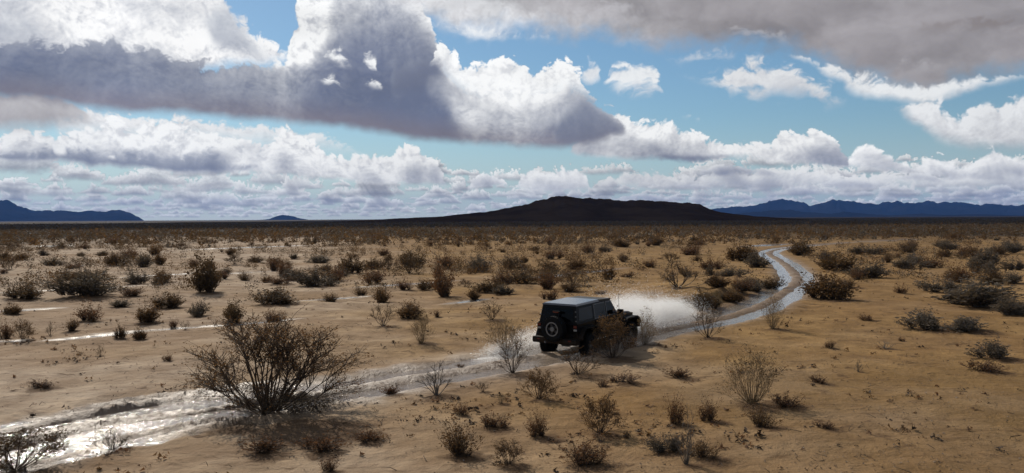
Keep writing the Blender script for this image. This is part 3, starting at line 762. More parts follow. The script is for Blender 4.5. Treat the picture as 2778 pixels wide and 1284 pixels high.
def build_water():
    wm = water_material('muddy_water_churned', (.20, .155, .115, 1), 1.0)
    n = len(PATH)
    lat = np.linspace(-1, 1, 9)
    half = 2.3 + 2.0 * sstep(np.abs(PS - POOL_S), 9, 4)
    wm3 = water_material('calm_rut_water', (.24, .20, .16, 1), .40)
    for lo, hi, mat, lab in ((-1, JEEP_S + 7, wm, 'churned brown flood water filling the near wheel ruts'), (JEEP_S + 6.6, PS[-1] - 15, wm3, 'calm bright water in the ruts where the track winds away')):
        k = (PS > lo) & (PS < hi)
        P = PATH[k]; N = PNOR[k]; hf = half[k]
        z = WATER_Z if mat is wm else WATER_Z - .003
        V = np.concatenate([(P[:, None] + N[:, None] * (lat[None, :, None] * hf[:, None, None])), np.full((len(P), 9, 1), z)], -1).reshape(-1, 3)
        i = np.arange(len(P) - 1)[:, None] * 9; j = np.arange(8)[None]
        F = np.stack([i + j, i + 9 + j, i + 10 + j, i + 1 + j], -1).reshape(-1, 4)[:, ::-1]
        o = obj('track_water', mesh_from('track_water', V, F, mat))
        tag(o, lab, kind='structure')
    wm2 = water_material('still_puddle_water', (.17, .14, .11, 1), .35)
    for c, e, L, hw in PUD:
        a = np.linspace(0, 2 * math.pi, 24, endpoint=False)
        p = c[None] + np.cos(a)[:, None] * e[None] * L * 1.35 + np.sin(a)[:, None] * np.array([-e[1], e[0]])[None] * hw * 1.35
        V = np.concatenate([p, np.full((24, 1), -.035)], 1)
        o = obj('puddle_water', mesh_from('puddle_water', V, [list(range(24))], wm2))
        tag(o, 'shallow puddle of rain water lying on the sand', kind='structure')

# ------------------------------------------------------------------ hill and mountains
def rock_material(name, c1, c2, scale):
    m, b, bs = new_mat(name)
    P = b.n('ShaderNodeNewGeometry').outputs['Position']
    n = b.noise(P, scale, 6, .62)
    m.node_tree.links.new(b.mix(b.step(n, .35, .66), c1, c2), bs.inputs['Base Color'])
    bs.inputs['Roughness'].default_value = 1.0
    bs.inputs['Specular IOR Level'].default_value = 0.0
    return m

def ridge(name, label, prof, D, depth, mat, seed, rough=.3, nx=220, ny=26, nscale=None, jag=.12):
    ae = [az_el(*p) for p in prof]
    az = np.linspace(ae[0][0], ae[-1][0], nx)
    pts = [(a, max(0.0, math.tan(e) * D + CAM_H)) for a, e in ae]
    H = np.maximum(smooth_curve(az, pts), 0)
    H = H * (1 + jag * fbm(az * 140, az * 0 + seed, 5, seed + 3, .6))
    t = np.linspace(-1, 1, ny)
    r = D + t * depth
    X = r[None] * np.sin(az)[:, None]; Y = r[None] * np.cos(az)[:, None]
    nscale = nscale or depth * .35
    rd = 1 - np.abs(fbm(X / nscale, Y / nscale, 5, seed)) * 1.8
    g = np.clip(1 - np.abs(t), 0, 1) ** .85
    Z = H[:, None] * g[None] * (1 - rough * (1 - rd) * (1 - .75 * g[None]) * 2.0) + H[:, None] * rough * .16 * fbm(X / nscale * 3, Y / nscale * 3, 4, seed + 9) * g[None]
    Z = np.maximum(Z, 0); Z[:, 0] = -2; Z[:, -1] = -2; Z[0] = -2; Z[-1] = -2
    V = np.stack([X, Y, Z], -1).reshape(-1, 3)
    i = np.arange(nx - 1)[:, None] * ny; j = np.arange(ny - 1)[None]
    F = np.stack([i + j, i + ny + j, i + ny + 1 + j, i + 1 + j], -1).reshape(-1, 4)[:, ::-1]
    return tag(obj(name, mesh_from(name, V, F, mat, smooth=False)), label, kind='structure')

def build_mountains():
    lava = rock_material('dark_lava_rock', (.032, .020, .012, 1), (.056, .036, .022, 1), .012)
    rock = rock_material('far_bare_rock', (.010, .010, .011, 1), (.018, .017, .018, 1), .0015)
    ridge('hill', 'low black rocky hill standing on the plain behind the vehicle',
          [(900, 602), (1000, 597), (1090, 592), (1180, 587), (1260, 579), (1340, 570), (1400, 559), (1430, 549), (1460, 540), (1500, 531), (1530, 528), (1570, 530), (1610, 537), (1650, 538), (1700, 541), (1730, 541), (1780, 543), (1830, 546), (1870, 548), (1895, 553), (1930, 568), (1960, 576), (2000, 581), (2060, 586.5), (2120, 591), (2200, 598)], 1500, 260, lava, 5, .25, 320, 40, jag=.04)
    ridge('mountains', 'blue mountain range at the left edge of the horizon',
          [(-700, 596), (-500, 570), (-300, 552), (-200, 560), (-100, 548), (-40, 546), (0, 540), (20, 539), (48, 553), (72, 563), (110, 567), (150, 566), (182, 571), (214, 575), (240, 570), (280, 574), (322, 569), (350, 573), (372, 586), (392, 601)], 14000, 1800, rock, 15, .45)
    ridge('mountains', 'small blue peak alone on the horizon left of the hill', [(700, 599), (730, 594), (750, 586), (768, 583), (790, 585), (812, 592), (840, 598)], 15000, 900, rock, 25, .4, 60)
    ridge('mountains', 'long blue mountain range on the horizon right of the hill',
          [(1780, 592), (1850, 575), (1900, 566), (1935, 562), (1980, 560), (2020, 557), (2060, 551), (2090, 543), (2120, 536), (2150, 542), (2180, 547), (2202, 552), (2230, 545), (2280, 540), (2320, 546), (2360, 551), (2400, 546), (2440, 541), (2480, 543), (2540, 545), (2600, 547), (2650, 551), (2700, 548), (2740, 552), (2778, 553), (2900, 556), (3050, 562), (3300, 582)], 18000, 2200, rock, 35, .45, 320)
    ridge('mountains', 'dark low foothills in front of the right mountain range',
          [(1900, 590), (1990, 580), (2060, 573), (2130, 568), (2190, 573), (2250, 579), (2290, 574), (2340, 579), (2420, 583), (2500, 579), (2560, 583), (2640, 581), (2760, 584), (2950, 588)], 12500, 900, rock, 45, .45, 240)

build_ground()
build_water()
build_mountains()

# ------------------------------------------------------------------ plants
class TB:
    """collects thin tapered twigs (three-sided) and leaf faces"""
    def __init__(s):
        s.v, s.f, s.lv, s.lf = [], [], [], []
    def tube(s, pts, rads):
        base = len(s.v)
        n = len(pts)
        for i, p in enumerate(pts):
            d = (pts[min(i + 1, n - 1)] - pts[max(i - 1, 0)])
            d = d / (np.linalg.norm(d) + 1e-9)
            a = np.cross(d, (0.3, .5, .8)); a /= np.linalg.norm(a) + 1e-9
            c = np.cross(d, a)
            for k in range(3):
                t = k * 2.0944
                s.v.append(p + (a * math.cos(t) + c * math.sin(t)) * rads[i])
        for i in range(n - 1):
            for k in range(3):
                a0 = base + i * 3 + k; a1 = base + i * 3 + (k + 1) % 3
                s.f.append((a0, a1, a1 + 3, a0 + 3))
    def leaf(s, p, size, rng, up=None):
        d = rng.normal(size=3); d /= np.linalg.norm(d)
        if up is not None: d = d * .6 + up; d /= np.linalg.norm(d)
        e = np.cross(d, rng.normal(size=3)); e /= np.linalg.norm(e) + 1e-9
        b = len(s.lv)
        w = size * rng.uniform(.28, .5)
        s.lv += [p, p + d * size * .5 + e * w, p + d * size, p + d * size * .5 - e * w]
        s.lf.append((b, b + 1, b + 2, b + 3))

def grow(seed, stems=16, subs=5, twigs=4, leaves=6, leaf=.03, spread=1.0, upright=.4, thick=.012, base_r=.06, lean=0.0, droop=0.0, top=.75, irregular=.35, twig_l=.16, low=.86):
    """a shrub of unit height and unit half-width 0.5 built of stems, branchlets, twigs and leaves"""
    rng = np.random.default_rng(seed)
    B = TB()
    lob = [(rng.uniform(0, 6.28), rng.uniform(.7, 1.15)) for _ in range(5)]
    for i in range(stems):
        a = 2.39996 * i + rng.uniform(-.4, .4)
        k = ((i + .5) / stems) ** .55                       # 0 = upright, 1 = spreading
        k = np.clip(k + rng.normal() * .08, .02, 1)
        lobf = 1 + irregular * sum(math.cos(a - la) ** 3 * (ls - .9) * 2 for la, ls in lob)
        ln = rng.uniform(.72, 1.08)
        tip = np.array([math.cos(a) * .5 * spread * k ** .8 * lobf + lean * .2, math.sin(a) * .5 * spread * k ** .8 * lobf, (1 - (k * low) ** 2.2) * .98 + .03]) * ln
        root = np.array([math.cos(a) * base_r * rng.random(), math.sin(a) * base_r * rng.random(), -.02])
        n = 6
        bend = np.array([rng.normal() * .05, rng.normal() * .05, upright * .12 * k])
        pts = []
        for j in range(n):
            t = j / (n - 1)
            p = root * (1 - t) + tip * t - bend * math.sin(math.pi * t) * (1 if upright > 0 else -1) + rng.normal(size=3) * .012 * t
            p[2] -= droop * t * t * k * .25
            pts.append(p)
        B.tube(pts, [thick * (1 - .8 * j / (n - 1)) for j in range(n)])
        for sb in range(subs):
            t = rng.uniform(.28, 1.0) ** .8 * top + (1 - top)
            t = min(t, .97)
            f = t * (n - 1); j = int(f); p0 = pts[j] + (pts[min(j + 1, n - 1)] - pts[j]) * (f - j)
            d = pts[-1] - pts[0]; d /= np.linalg.norm(d)
            off = rng.normal(size=3); off -= d * off.dot(d); off /= np.linalg.norm(off) + 1e-9
            dd = d * .8 + off * rng.uniform(.35, .85) + np.array([0, 0, .15])
            dd /= np.linalg.norm(dd)
            L = rng.uniform(.18, .36) * (1.15 - .5 * t) * (.6 + .4 * spread)
            q = [p0, p0 + dd * L * .5 + rng.normal(size=3) * .012, p0 + dd * L + rng.normal(size=3) * .02 + np.array([0, 0, -.05 * droop])]
            q[2][2] = max(q[2][2], .01)
            B.tube(q, [thick * .5, thick * .35, thick * .16])
            for tw in range(twigs):
                tt = rng.uniform(.25, 1)
                p1 = q[0] + (q[2] - q[0]) * tt
                o2 = rng.normal(size=3); o2 /= np.linalg.norm(o2)
                td = dd * .7 + o2 * .75 + np.array([0, 0, .22]); td /= np.linalg.norm(td)
                l2 = twig_l * rng.uniform(.45, 1.1)
                p2 = p1 + td * l2
                if p2[2] < .005: p2[2] = .005 + rng.random() * .02
                B.tube([p1, p2], [thick * .22, thick * .09])
                for lf in range(leaves):
                    u = rng.uniform(.15, 1.05)
                    p3 = p1 + (p2 - p1) * u + rng.normal(size=3) * leaf * .55
                    if p3[2] < .01: p3[2] = .01 + rng.random() * .02
                    B.leaf(p3, leaf * rng.uniform(.6, 1.3), rng, td)
    return B

def grow_tuft(seed, twigs=120, leaves=16, leaf=.05, lobes=4, thick=.004, low=1.25, irregular=.35, start=.22, narrow=.30, upright=0.0):
    """a rounded shrub, leafy down to the ground: fine twigs fan out from several crowns and carry narrow leaves along their length"""
    rng = np.random.default_rng(seed)
    B = TB()
    cr = [(0.0, 0.0, 1.0)] + [(rng.uniform(-.30, .30), rng.uniform(-.30, .30), rng.uniform(.45, .95)) for _ in range(lobes)]
    for i in range(twigs):
        cx, cy, cs = cr[i % len(cr)]
        a = rng.uniform(0, 6.283); th = min(1.5, abs(rng.random() ** .62 * low))
        rr = cs * (1 + rng.normal() * irregular * .35)
        sx = .36
        tip = np.array([cx + math.sin(th) * math.cos(a) * sx * rr, cy + math.sin(th) * math.sin(a) * sx * rr, max(.03, (math.cos(th) * (1 - upright) + upright * (1 - th * .35)) * rr * .95)])
        root = np.array([cx * .75 + rng.normal() * .03, cy * .75 + rng.normal() * .03, -.02])
        mid = (root + tip) / 2 + rng.normal(size=3) * .035 + np.array([0, 0, .05])
        B.tube([root, mid, tip], [thick * 1.5, thick, thick * .4])
        for k in range(leaves):
            u = start + (1.04 - start) * rng.random() ** .8
            p = (root * (1 - u) + mid * u) * (1 - u) + (mid * (1 - u) + tip * u) * u + rng.normal(size=3) * .028
            p[2] = max(p[2], .01)
            d = tip - root; d /= np.linalg.norm(d)
            B.leaf(p, leaf * rng.uniform(.6, 1.4), rng, d * .8)
    return B

def plant_mat(name, c1, c2, trans=.35, tint=(1.3, 1.0, .6), rough=.8):
    m, b, bs = new_mat(name)
    t = m.node_tree
    inf = b.n('ShaderNodeObjectInfo').outputs['Random']
    P = b.n('ShaderNodeTexCoord').outputs['Object']
    n = b.noise(P, 4.0, 4, .6)
    f = b.m('ADD', b.mul(b.step(n, .32, .68), .65), b.mul(inf, .35))
    c = b.mix(f, c1, c2)
    t.links.new(c, bs.inputs['Base Color'])
    bs.inputs['Roughness'].default_value = rough
    bs.inputs['Specular IOR Level'].default_value = .15
    if trans:
        tr = b.n('ShaderNodeBsdfTranslucent')
        t.links.new(b.mix(1.0, c, tint + (1,), 'MULTIPLY'), tr.inputs['Color'])
        mx = b.n('ShaderNodeMixShader')
        mx.inputs[0].default_value = trans
        t.links.new(bs.outputs[0], mx.inputs[1]); t.links.new(tr.outputs[0], mx.inputs[2])
        t.links.new(mx.outputs[0], t.nodes['Material Output'].inputs[0])
    return m

M_BARK = plant_mat('shrub_bark', (.045, .030, .020, 1), (.085, .058, .038, 1), 0)
M_GREYBARK = plant_mat('weathered_grey_wood', (.085, .070, .056, 1), (.15, .125, .10, 1), 0)
M_LEAF_BROWN = plant_mat('rusty_brown_leaves', (0.081, 0.051, 0.026, 1), (0.156, 0.099, 0.052, 1), .38, (1.2, 1.0, .7))
M_LEAF_RUST = plant_mat('pale_rust_leaves', (.095, .055, .026, 1), (.170, .105, .052, 1), .5, (1.2, 1.0, .7))  # lighter rust leaf colour of the big bush
M_LEAF_OLIVE = plant_mat('dull_olive_leaves', (0.065, 0.046, 0.026, 1), (0.119, 0.084, 0.049, 1), .30)
M_LEAF_GREY = plant_mat('grey_green_leaves', (0.088, 0.070, 0.051, 1), (0.150, 0.122, 0.092, 1), .28, (1.1, 1.0, .8))
M_STRAW = plant_mat('straw_stems', (.16, .115, .062, 1), (.28, .21, .125, 1), .30, (1.2, 1.0, .75))
M_LEAF_RED = plant_mat('dead_reddish_leaves', (0.090, 0.050, 0.027, 1), (0.156, 0.088, 0.049, 1), .35, (1.2, 1.0, .75))

M_PEBBLE = plant_mat('brown_pebble', (.08, .052, .034, 1), (.16, .11, .075, 1), 0)
M_PEBBLE2 = plant_mat('pale_pebble', (.20, .15, .11, 1), (.34, .27, .20, 1), 0)

PROTO = {}
def proto(kind, mats, make=None, **kw):
    B = (make or grow)(**kw)
    br = mesh_from(kind + '_branches', B.v, np.array(B.f), mats[0], smooth=True)
    fo = mesh_from(kind + '_foliage', B.lv, np.array(B.lf), mats[1]) if B.lf else None
    nb = len(B.v)
    both = mesh_from(kind, B.v + B.lv, np.array(B.f + [tuple(i + nb for i in f) for f in B.lf]), mats, midx=[0] * len(B.f) + [1] * len(B.lf))
    PROTO.setdefault(kind, []).append((br, fo, both))

for k in range(3):
    proto('creosote', [M_BARK, M_LEAF_BROWN if k != 1 else M_LEAF_OLIVE], seed=10 + k, stems=20, subs=6, twigs=5, leaves=5, leaf=.032, thick=.010, upright=.5)
    proto('thorny', [M_BARK, M_LEAF_BROWN], seed=30 + k, stems=13, subs=6, twigs=4, leaves=2, leaf=.026, thick=.012, irregular=.5)
for k in range(4):
    proto('dense', [M_BARK, [M_LEAF_OLIVE, M_LEAF_BROWN, M_LEAF_OLIVE, M_LEAF_GREY][k]], make=grow_tuft, seed=50 + k, twigs=170, leaves=15, leaf=.048, lobes=3 + k, irregular=.6)
for k in range(3):
    proto('brown', [M_BARK, M_LEAF_RED if k != 1 else M_LEAF_BROWN], make=grow_tuft, seed=100 + k, twigs=150, leaves=9, leaf=.045, lobes=2 + k, upright=.3, start=.3, irregular=.8)
for k in range(2):
    proto('wispy', [M_BARK, M_LEAF_BROWN if k else M_LEAF_RED], make=grow_tuft, seed=120 + k, twigs=170, leaves=6, leaf=.040, lobes=5, irregular=.9, thick=.003, upright=.2, start=.3)
    proto('grey', [M_GREYBARK, M_LEAF_GREY], make=grow_tuft, seed=70 + k, twigs=150, leaves=15, leaf=.052, lobes=6, irregular=.5)
    proto('straw', [M_STRAW, M_STRAW], seed=80 + k, stems=60, subs=4, twigs=3, leaves=1, leaf=.030, thick=.005, base_r=.08, spread=.85, twig_l=.12)
    proto('dead', [M_GREYBARK, M_LEAF_BROWN], seed=90 + k, stems=10, subs=5, twigs=3, leaves=0, leaf=.02, thick=.020, spread=.9, irregular=.6)
    proto('low', [M_BARK, M_LEAF_RED], make=grow_tuft, seed=110 + k, twigs=80, leaves=7, leaf=.06, lobes=7, irregular=.7, thick=.006)

LOOK = {'creosote': 'open brown twiggy shrub', 'thorny': 'bare thorny branching shrub', 'dense': 'dark rounded leafy shrub', 'grey': 'grey-green spreading shrub',
        'straw': 'pale straw-coloured shrub', 'dead': 'dead leafless grey shrub', 'brown': 'reddish brown bushy shrub', 'low': 'low flat twiggy shrub', 'wispy': 'wispy brown shrub'}
_rng = random.Random(5)
PLANT_N = 0
def plant(kind, px, py, wpx, hpx, label=None, group=None, parts=True, name='desert_shrub', at=None, size=None):
    """a shrub standing where the photograph shows its foot; width and height follow from its distance"""
    global PLANT_N
    PLANT_N += 1
    if at is None:
        x, y = G(px, py)
        d = math.hypot(y, 0)
        f_ = .84 if py < 900 else 1.0
        w = wpx / FPX * d * (1.30 if py < 900 else 1.18); h = hpx / FPX * d * 1.08 * f_
    else:
        (x, y), (w, h) = at, size
    br, fo, both = PROTO[kind][PLANT_N % len(PROTO[kind])]
    z = land1(x, y)
    rz = _rng.uniform(0, 6.28)
    if parts:
        e = bpy.data.objects.new(name, None)
        COL.objects.link(e)
        e.empty_display_size = .2
        o1 = obj('branches', br, e)
        if fo is not None: o2 = obj('foliage', fo, e)
    else:
        e = obj(name, both)
    e.location = (x, y, z); e.rotation_euler = (_rng.uniform(-.1, .1), _rng.uniform(-.1, .1), rz)
    k = _rng.uniform(.78, 1.22)
    e.scale = (w * k, w / k, h)
    tag(e, label, 'shrub', group)
    return e

# the big bush beside the flooded track
def big_bush():
    x, y = G(730, 1112)
    B = grow(seed=7, stems=44, subs=7, twigs=7, leaves=4, leaf=.013, thick=.0085, upright=.2, base_r=.06, irregular=.75, twig_l=.13, lean=.35, low=.90)
    e = bpy.data.objects.new('creosote_bush', None); COL.objects.link(e)
    obj('branches', mesh_from('big_bush_branches', B.v, np.array(B.f), M_BARK, smooth=True), e)
    obj('foliage', mesh_from('big_bush_foliage', B.lv, np.array(B.lf), M_LEAF_RUST), e)
    # low skirt of dead twigs under it
    S = grow(seed=8, stems=34, subs=6, twigs=4, leaves=3, leaf=.03, thick=.008, base_r=.3, spread=1.1, irregular=.5)
    sk = [np.array((v[0] * .62 + .10, v[1] * .62 - .10, v[2] * .20)) for v in S.v]
    sl = [np.array((v[0] * .62 + .10, v[1] * .62 - .10, v[2] * .20)) for v in S.lv]
    obj('dead_skirt', mesh_from('big_bush_skirt', sk + sl, np.array(S.f + [tuple(i + len(sk) for i in f) for f in S.lf]), [M_BARK, M_LEAF_OLIVE], midx=[0] * len(S.f) + [1] * len(S.lf)), e)
    e.location = (x, y, land1(x, y) - .01)
    e.scale = (3.85, 3.85, 2.36)
    e.rotation_euler = (0, 0, .6)
    tag(e, 'large open brown bush with dark stems standing beside the flooded track', 'bush')
big_bush()
ORD = ['first', 'second', 'third', 'fourth', 'fifth', 'sixth', 'seventh', 'eighth', 'ninth', 'tenth', 'eleventh', 'twelfth', 'thirteenth', 'fourteenth', 'fifteenth', 'sixteenth', 'seventeenth', 'eighteenth', 'nineteenth', 'twentieth',
       'twenty-first', 'twenty-second', 'twenty-third', 'twenty-fourth', 'twenty-fifth', 'twenty-sixth', 'twenty-seventh', 'twenty-eighth', 'twenty-ninth', 'thirtieth']
SHORT = {'dense': 'dark rounded', 'wispy': 'wispy', 'brown': 'reddish', 'creosote': 'twiggy', 'grey': 'greyish'}
def belt(y):
    for lim, nm in ((702, 'in the farthest row of single shrubs'), (738, 'in the far belt of scrub'), (786, 'in the middle belt of scrub'), (836, 'in the near belt of scrub'), (2000, 'along the front of the scrub')):
        if y < lim: return nm
def plant_all():
    groups = {}
    for s in SHRUBS:
        if s[5] is None: groups.setdefault(belt(s[1]), []).append(s)
    for g in groups.values(): g.sort(key=lambda s: s[0])
    for s in SHRUBS:
        lab = s[5]; grp = None
        if lab is None:
            g = belt(s[1]); i = groups[g].index(s)
            lab = f'{LOOK[s[4]]}, {ORD[i]} from the left {g}'
            grp = 'shrubs ' + g
        plant(s[4], s[0], s[1], s[2], s[3], lab, grp, parts=s[3] > 30 or s[2] > 60)
    # smaller shrubs scattered through the far scrub
    rng = random.Random(77)
    spots = [G(s[0], s[1]) for s in SHRUBS]
    far = []
    while len(far) < 165:
        py = 632 + 150 * rng.random() ** 1.6
        px = rng.uniform(-60, 2840)
        if px > 1500 and rng.random() < .35: continue
        x, y = G(px, py)
        q, _ = path_coords([x], [y])
        if abs(q[0]) < 3 or any(math.hypot(x - a, y - c) < 1.6 for a, c in spots): continue
        spots.append((x, y))
        h = rng.uniform(.5, 1.5); w = h * rng.uniform(1.1, 2.3)
        kind = rng.choice(['dense', 'wispy', 'brown', 'creosote', 'grey'] if px > 1500 else ['dense', 'dense', 'brown', 'creosote', 'wispy'])
        far.append((px, kind, x, y, w, h))
    far.sort()
    count = {}
    for px, kind, x, y, w, h in far:
        for lim, where in ((400, 'below the left mountains'), (700, 'left of the small peak'), (1000, 'below the small peak'), (1420, 'left of the black hill'),
                           (1760, 'below the black hill'), (2080, 'below the right hillside'), (2430, 'below the right peaks'), (9999, 'at the far right')):
            if px < lim: break
        k = count[(where, kind)] = count.get((where, kind), -1) + 1
        plant(kind, 0, 0, 0, 0, f'small far {SHORT[kind]} shrub, {ORD[k]} such from the left {where}', 'small shrubs of the far scrub', parts=False, at=(x, y), size=(w, h))
plant_all()

# far scrub that reads as one mass, and twigs, tufts and stones on the near sand
def lump_mesh(n, seed, place, tris, mats, split):
    """n small plants, each a spray of loose triangles, joined into one mesh"""
    rng = np.random.default_rng(seed)
    x, y, z, w, h = place(n, rng)
    n = len(x)
    u = rng.normal(size=(n, tris, 3)); u /= np.linalg.norm(u, axis=-1, keepdims=True)
    rad = rng.random((n, tris, 1)) ** .45
    p = u * rad
    p[..., 2] = np.abs(p[..., 2])
    p[..., :2] *= (.5 + .5 * rng.random((n, 1, 1)))
    c = np.stack([x, y, z], -1)[:, None]
    sc = np.stack([w * .5, w * .5, h], -1)[:, None]
    p = p * sc + c
    k = (np.minimum(w, h)[:, None, None] * split)
    tri = p[:, :, None, :] + rng.normal(size=(n, tris, 3, 3)) * k[..., None]
    tri[..., 2] = np.maximum(tri[..., 2], z[:, None, None] + .01)
    V = tri.reshape(-1, 3)
    F = np.arange(len(V)).reshape(-1, 3)
    mi = np.repeat(rng.integers(0, len(mats), n), tris)
    return mesh_from('scrub', V, F, mats, midx=mi)

def far_scrub():
    def place(n, rng, y0, y1, pw, more=0.0):
        y = y0 * (y1 / y0) ** (rng.random(n) ** pw)
        x = y * rng.uniform(-.92, .92, n)
        den = fbm(x / 14, y / 22, 4, 201) * 1.3 + sstep(y, 110, 250) * 1.25 - .42 - .30 * sstep(x / y, -.05, .45) * sstep(y, 330, 120)
        keep = rng.random(n) < np.clip(den + .30 + more, 0.02, 1)
        q, _ = path_coords(x, y)
        keep &= np.abs(q) > 3
        x, y = x[keep], y[keep]
        h = rng.uniform(.30, 1.25, len(x)) * (1 + .5 * (rng.random(len(x)) > .95)) * (1 + .25 * sstep(y, 150, 260)); w = h * rng.uniform(1.1, 2.4, len(x))
        if y1 < 200:
            h = rng.uniform(.35, 1.15, len(x)); w = h * rng.uniform(1.3, 2.7, len(x))
        return x, y, land(x, y), w, h
    o = obj('scrub', lump_mesh(44000, 3, lambda n, r: place(n, r, 150, 1500, .95), 20, [M_LEAF_OLIVE, M_LEAF_BROWN, M_LEAF_OLIVE, M_LEAF_GREY], .15))
    tag(o, 'dense dark desert scrub covering the far plain up to the horizon', kind='stuff')
    o = obj('scrub', lump_mesh(9000, 4, lambda n, r: place(n, r, 58, 160, .7, .34), 80, [M_LEAF_OLIVE, M_LEAF_BROWN, M_LEAF_OLIVE, M_LEAF_GREY], .055))
    tag(o, 'scattered low scrub between the single shrubs of the middle distance', kind='stuff')
    def place2(n, rng):
        y = 13 * (75 / 13) ** (rng.random(n) ** .8)
        x = y * rng.uniform(-.68, .68, n)
        den = fbm(x / 3.5, y / 3.5, 4, 211) - .10 + .22 * np.exp(-((x - 1) / 9) ** 2 - ((y - 19) / 6) ** 2) - .25 * sstep(x / y, .2, .4) * sstep(y, 40, 24)
        q, s = path_coords(x, y)
        keep = (rng.random(n) < np.clip(den * 2.2, .04, 1)) & (np.abs(q) > 2.2)
        x, y = x[keep], y[keep]
        h = rng.uniform(.015, .10, len(x)) ** 1.0; w = rng.uniform(.08, .42, len(x))
        return x, y, land(x, y), w, h
    o = obj('plant_litter', lump_mesh(13000, 9, place2, 9, [M_BARK, M_LEAF_RED, M_LEAF_BROWN], .42))
    tag(o, 'dead twigs and leaf litter scattered over the sand', kind='stuff')
    def place3(n, rng):
        y = 13 * (40 / 13) ** rng.random(n); x = y * rng.uniform(-.68, .68, n)
        keep = rng.random(n) < np.clip(fbm(x / 2.5, y / 2.5, 4, 221) * 1.6 + .25, .03, 1)
        x, y = x[keep], y[keep]
        w = rng.uniform(.015, .055, len(x)) ** 1.0
        return x, y, land(x, y), w, w * .5
    o = obj('pebbles', lump_mesh(14000, 12, place3, 8, [M_PEBBLE, M_PEBBLE2], .5))
    tag(o, 'small loose pebbles scattered over the near sand', kind='stuff')
    # loose twigs
    rng = np.random.default_rng(31)
    B = TB()
    for _ in range(500):
        y = 14 * (60 / 14) ** (rng.random() ** .8); x = y * rng.uniform(-.65, .65)
        a = rng.uniform(0, 6.28); L = rng.uniform(.1, .35)
        z = land1(x, y) if False else 0.0
        p = np.array([x, y, z]); d = np.array([math.cos(a), math.sin(a), 0])
        m_ = p + d * L * .5 + np.array([0, 0, rng.uniform(.01, .07)]) + rng.normal(size=3) * .03
        B.tube([p, m_, p + d * L + np.array([0, 0, rng.uniform(0, .05)])], [.008, .007, .003])
    v = np.array(B.v)
    mid = v.reshape(-1, 9, 3).mean(1)
    v = v.reshape(-1, 9, 3); v[..., 2] += land(mid[:, 0], mid[:, 1])[:, None] + .012
    o = obj('loose_twigs', mesh_from('loose_twigs', v.reshape(-1, 3), np.array(B.f), M_BARK))
    tag(o, 'loose dead twigs lying on the sand', kind='stuff')
far_scrub()

# ------------------------------------------------------------------ the off-road vehicle
def car_mat(name, col, rough=.35, metal=0.0, mud=0.0, spec=.5, coat=0.0):
    m, b, bs = new_mat(name)
    t = m.node_tree
    P = b.n('ShaderNodeTexCoord').outputs['Object']
    c = col + (1,)
    r = rough
    if mud:
        sp = b.n('ShaderNodeSeparateXYZ'); t.links.new(P, sp.inputs[0])
        n = b.noise(P, 2.2, 6, .65); n2 = b.noise(P, 11.0, 5, .7)
        f = b.mad(b.sub(n, .5), 1.1, b.lin(sp.outputs[2], 1.25, .45, 0.0, 1.0))
        f = b.mad(b.sub(n2, .5), .6, f)
        f = b.step(f, .38, .85, 0, mud)
        r = b.m('ADD', rough, b.mul(f, .5))
        c = b.mix(f, c, b.mix(n2, (.030, .019, .012, 1), (.060, .038, .023, 1)))
        t.links.new(c, bs.inputs['Base Color'])
        t.links.new(r, bs.inputs['Roughness'])
    else:
        n = b.noise(P, 6.0, 4, .6)
        t.links.new(b.mix(b.step(n, .3, .7), c, tuple(k * .8 for k in col) + (1,)), bs.inputs['Base Color'])
        bs.inputs['Roughness'].default_value = rough
    bs.inputs['Metallic'].default_value = metal
    bs.inputs['Specular IOR Level'].default_value = spec
    bs.inputs['Coat Weight'].default_value = coat
    return m

def bm_obj(name, bm, mat, parent, bevel=0.0, smooth=False, matrix=None):
    if bevel:
        bmesh.ops.bevel(bm, geom=[e for e in bm.edges if e.is_manifold and e.calc_face_angle(0) > .4], offset=bevel, segments=2, affect='EDGES', clamp_overlap=True, profile=.6)
    bmesh.ops.recalc_face_normals(bm, faces=bm.faces[:])
    me = bpy.data.meshes.new(name)
    bm.to_mesh(me); bm.free()
    me.materials.append(mat)
    if smooth:
        for p in me.polygons: p.use_smooth = True
    o = obj(name, me, parent)
    if matrix is not None: o.matrix_local = matrix
    return o

def add_hexa(bm, pts):
    """eight points: bottom four then top four, each counter-clockwise"""
    v = [bm.verts.new(p) for p in pts]
    for f in ((3, 2, 1, 0), (4, 5, 6, 7), (0, 1, 5, 4), (1, 2, 6, 5), (2, 3, 7, 6), (3, 0, 4, 7)):
        bm.faces.new([v[i] for i in f])
def add_box(bm, x0, x1, y0, y1, z0, z1):
    add_hexa(bm, [(x0, y0, z0), (x1, y0, z0), (x1, y1, z0), (x0, y1, z0), (x0, y0, z1), (x1, y0, z1), (x1, y1, z1), (x0, y1, z1)])
def add_prism(bm, poly, y0, y1, inset=0.0):
    """side outline (x, z) pulled across from y0 to y1"""
    a = [bm.verts.new((x, y0, z)) for x, z in poly]; c = [bm.verts.new((x, y1, z)) for x, z in poly]
    n = len(poly)
    bm.faces.new(a); bm.faces.new(c[::-1])
    for i in range(n):
        bm.faces.new((a[i], c[i], c[(i + 1) % n], a[(i + 1) % n]))
def add_lathe(bm, prof, n=36, closed=True):
    """profile (radius, y) turned about the y axis"""
    rows = []
    for k in range(n):
        a = 2 * math.pi * k / n
        rows.append([bm.verts.new((r * math.cos(a), y, r * math.sin(a))) for r, y in prof])
    m = len(prof)
    for k in range(n):
        for i in range(m if closed else m - 1):
            p, q = rows[k], rows[(k + 1) % n]
            bm.faces.new((p[i], q[i], q[(i + 1) % m], p[(i + 1) % m]))
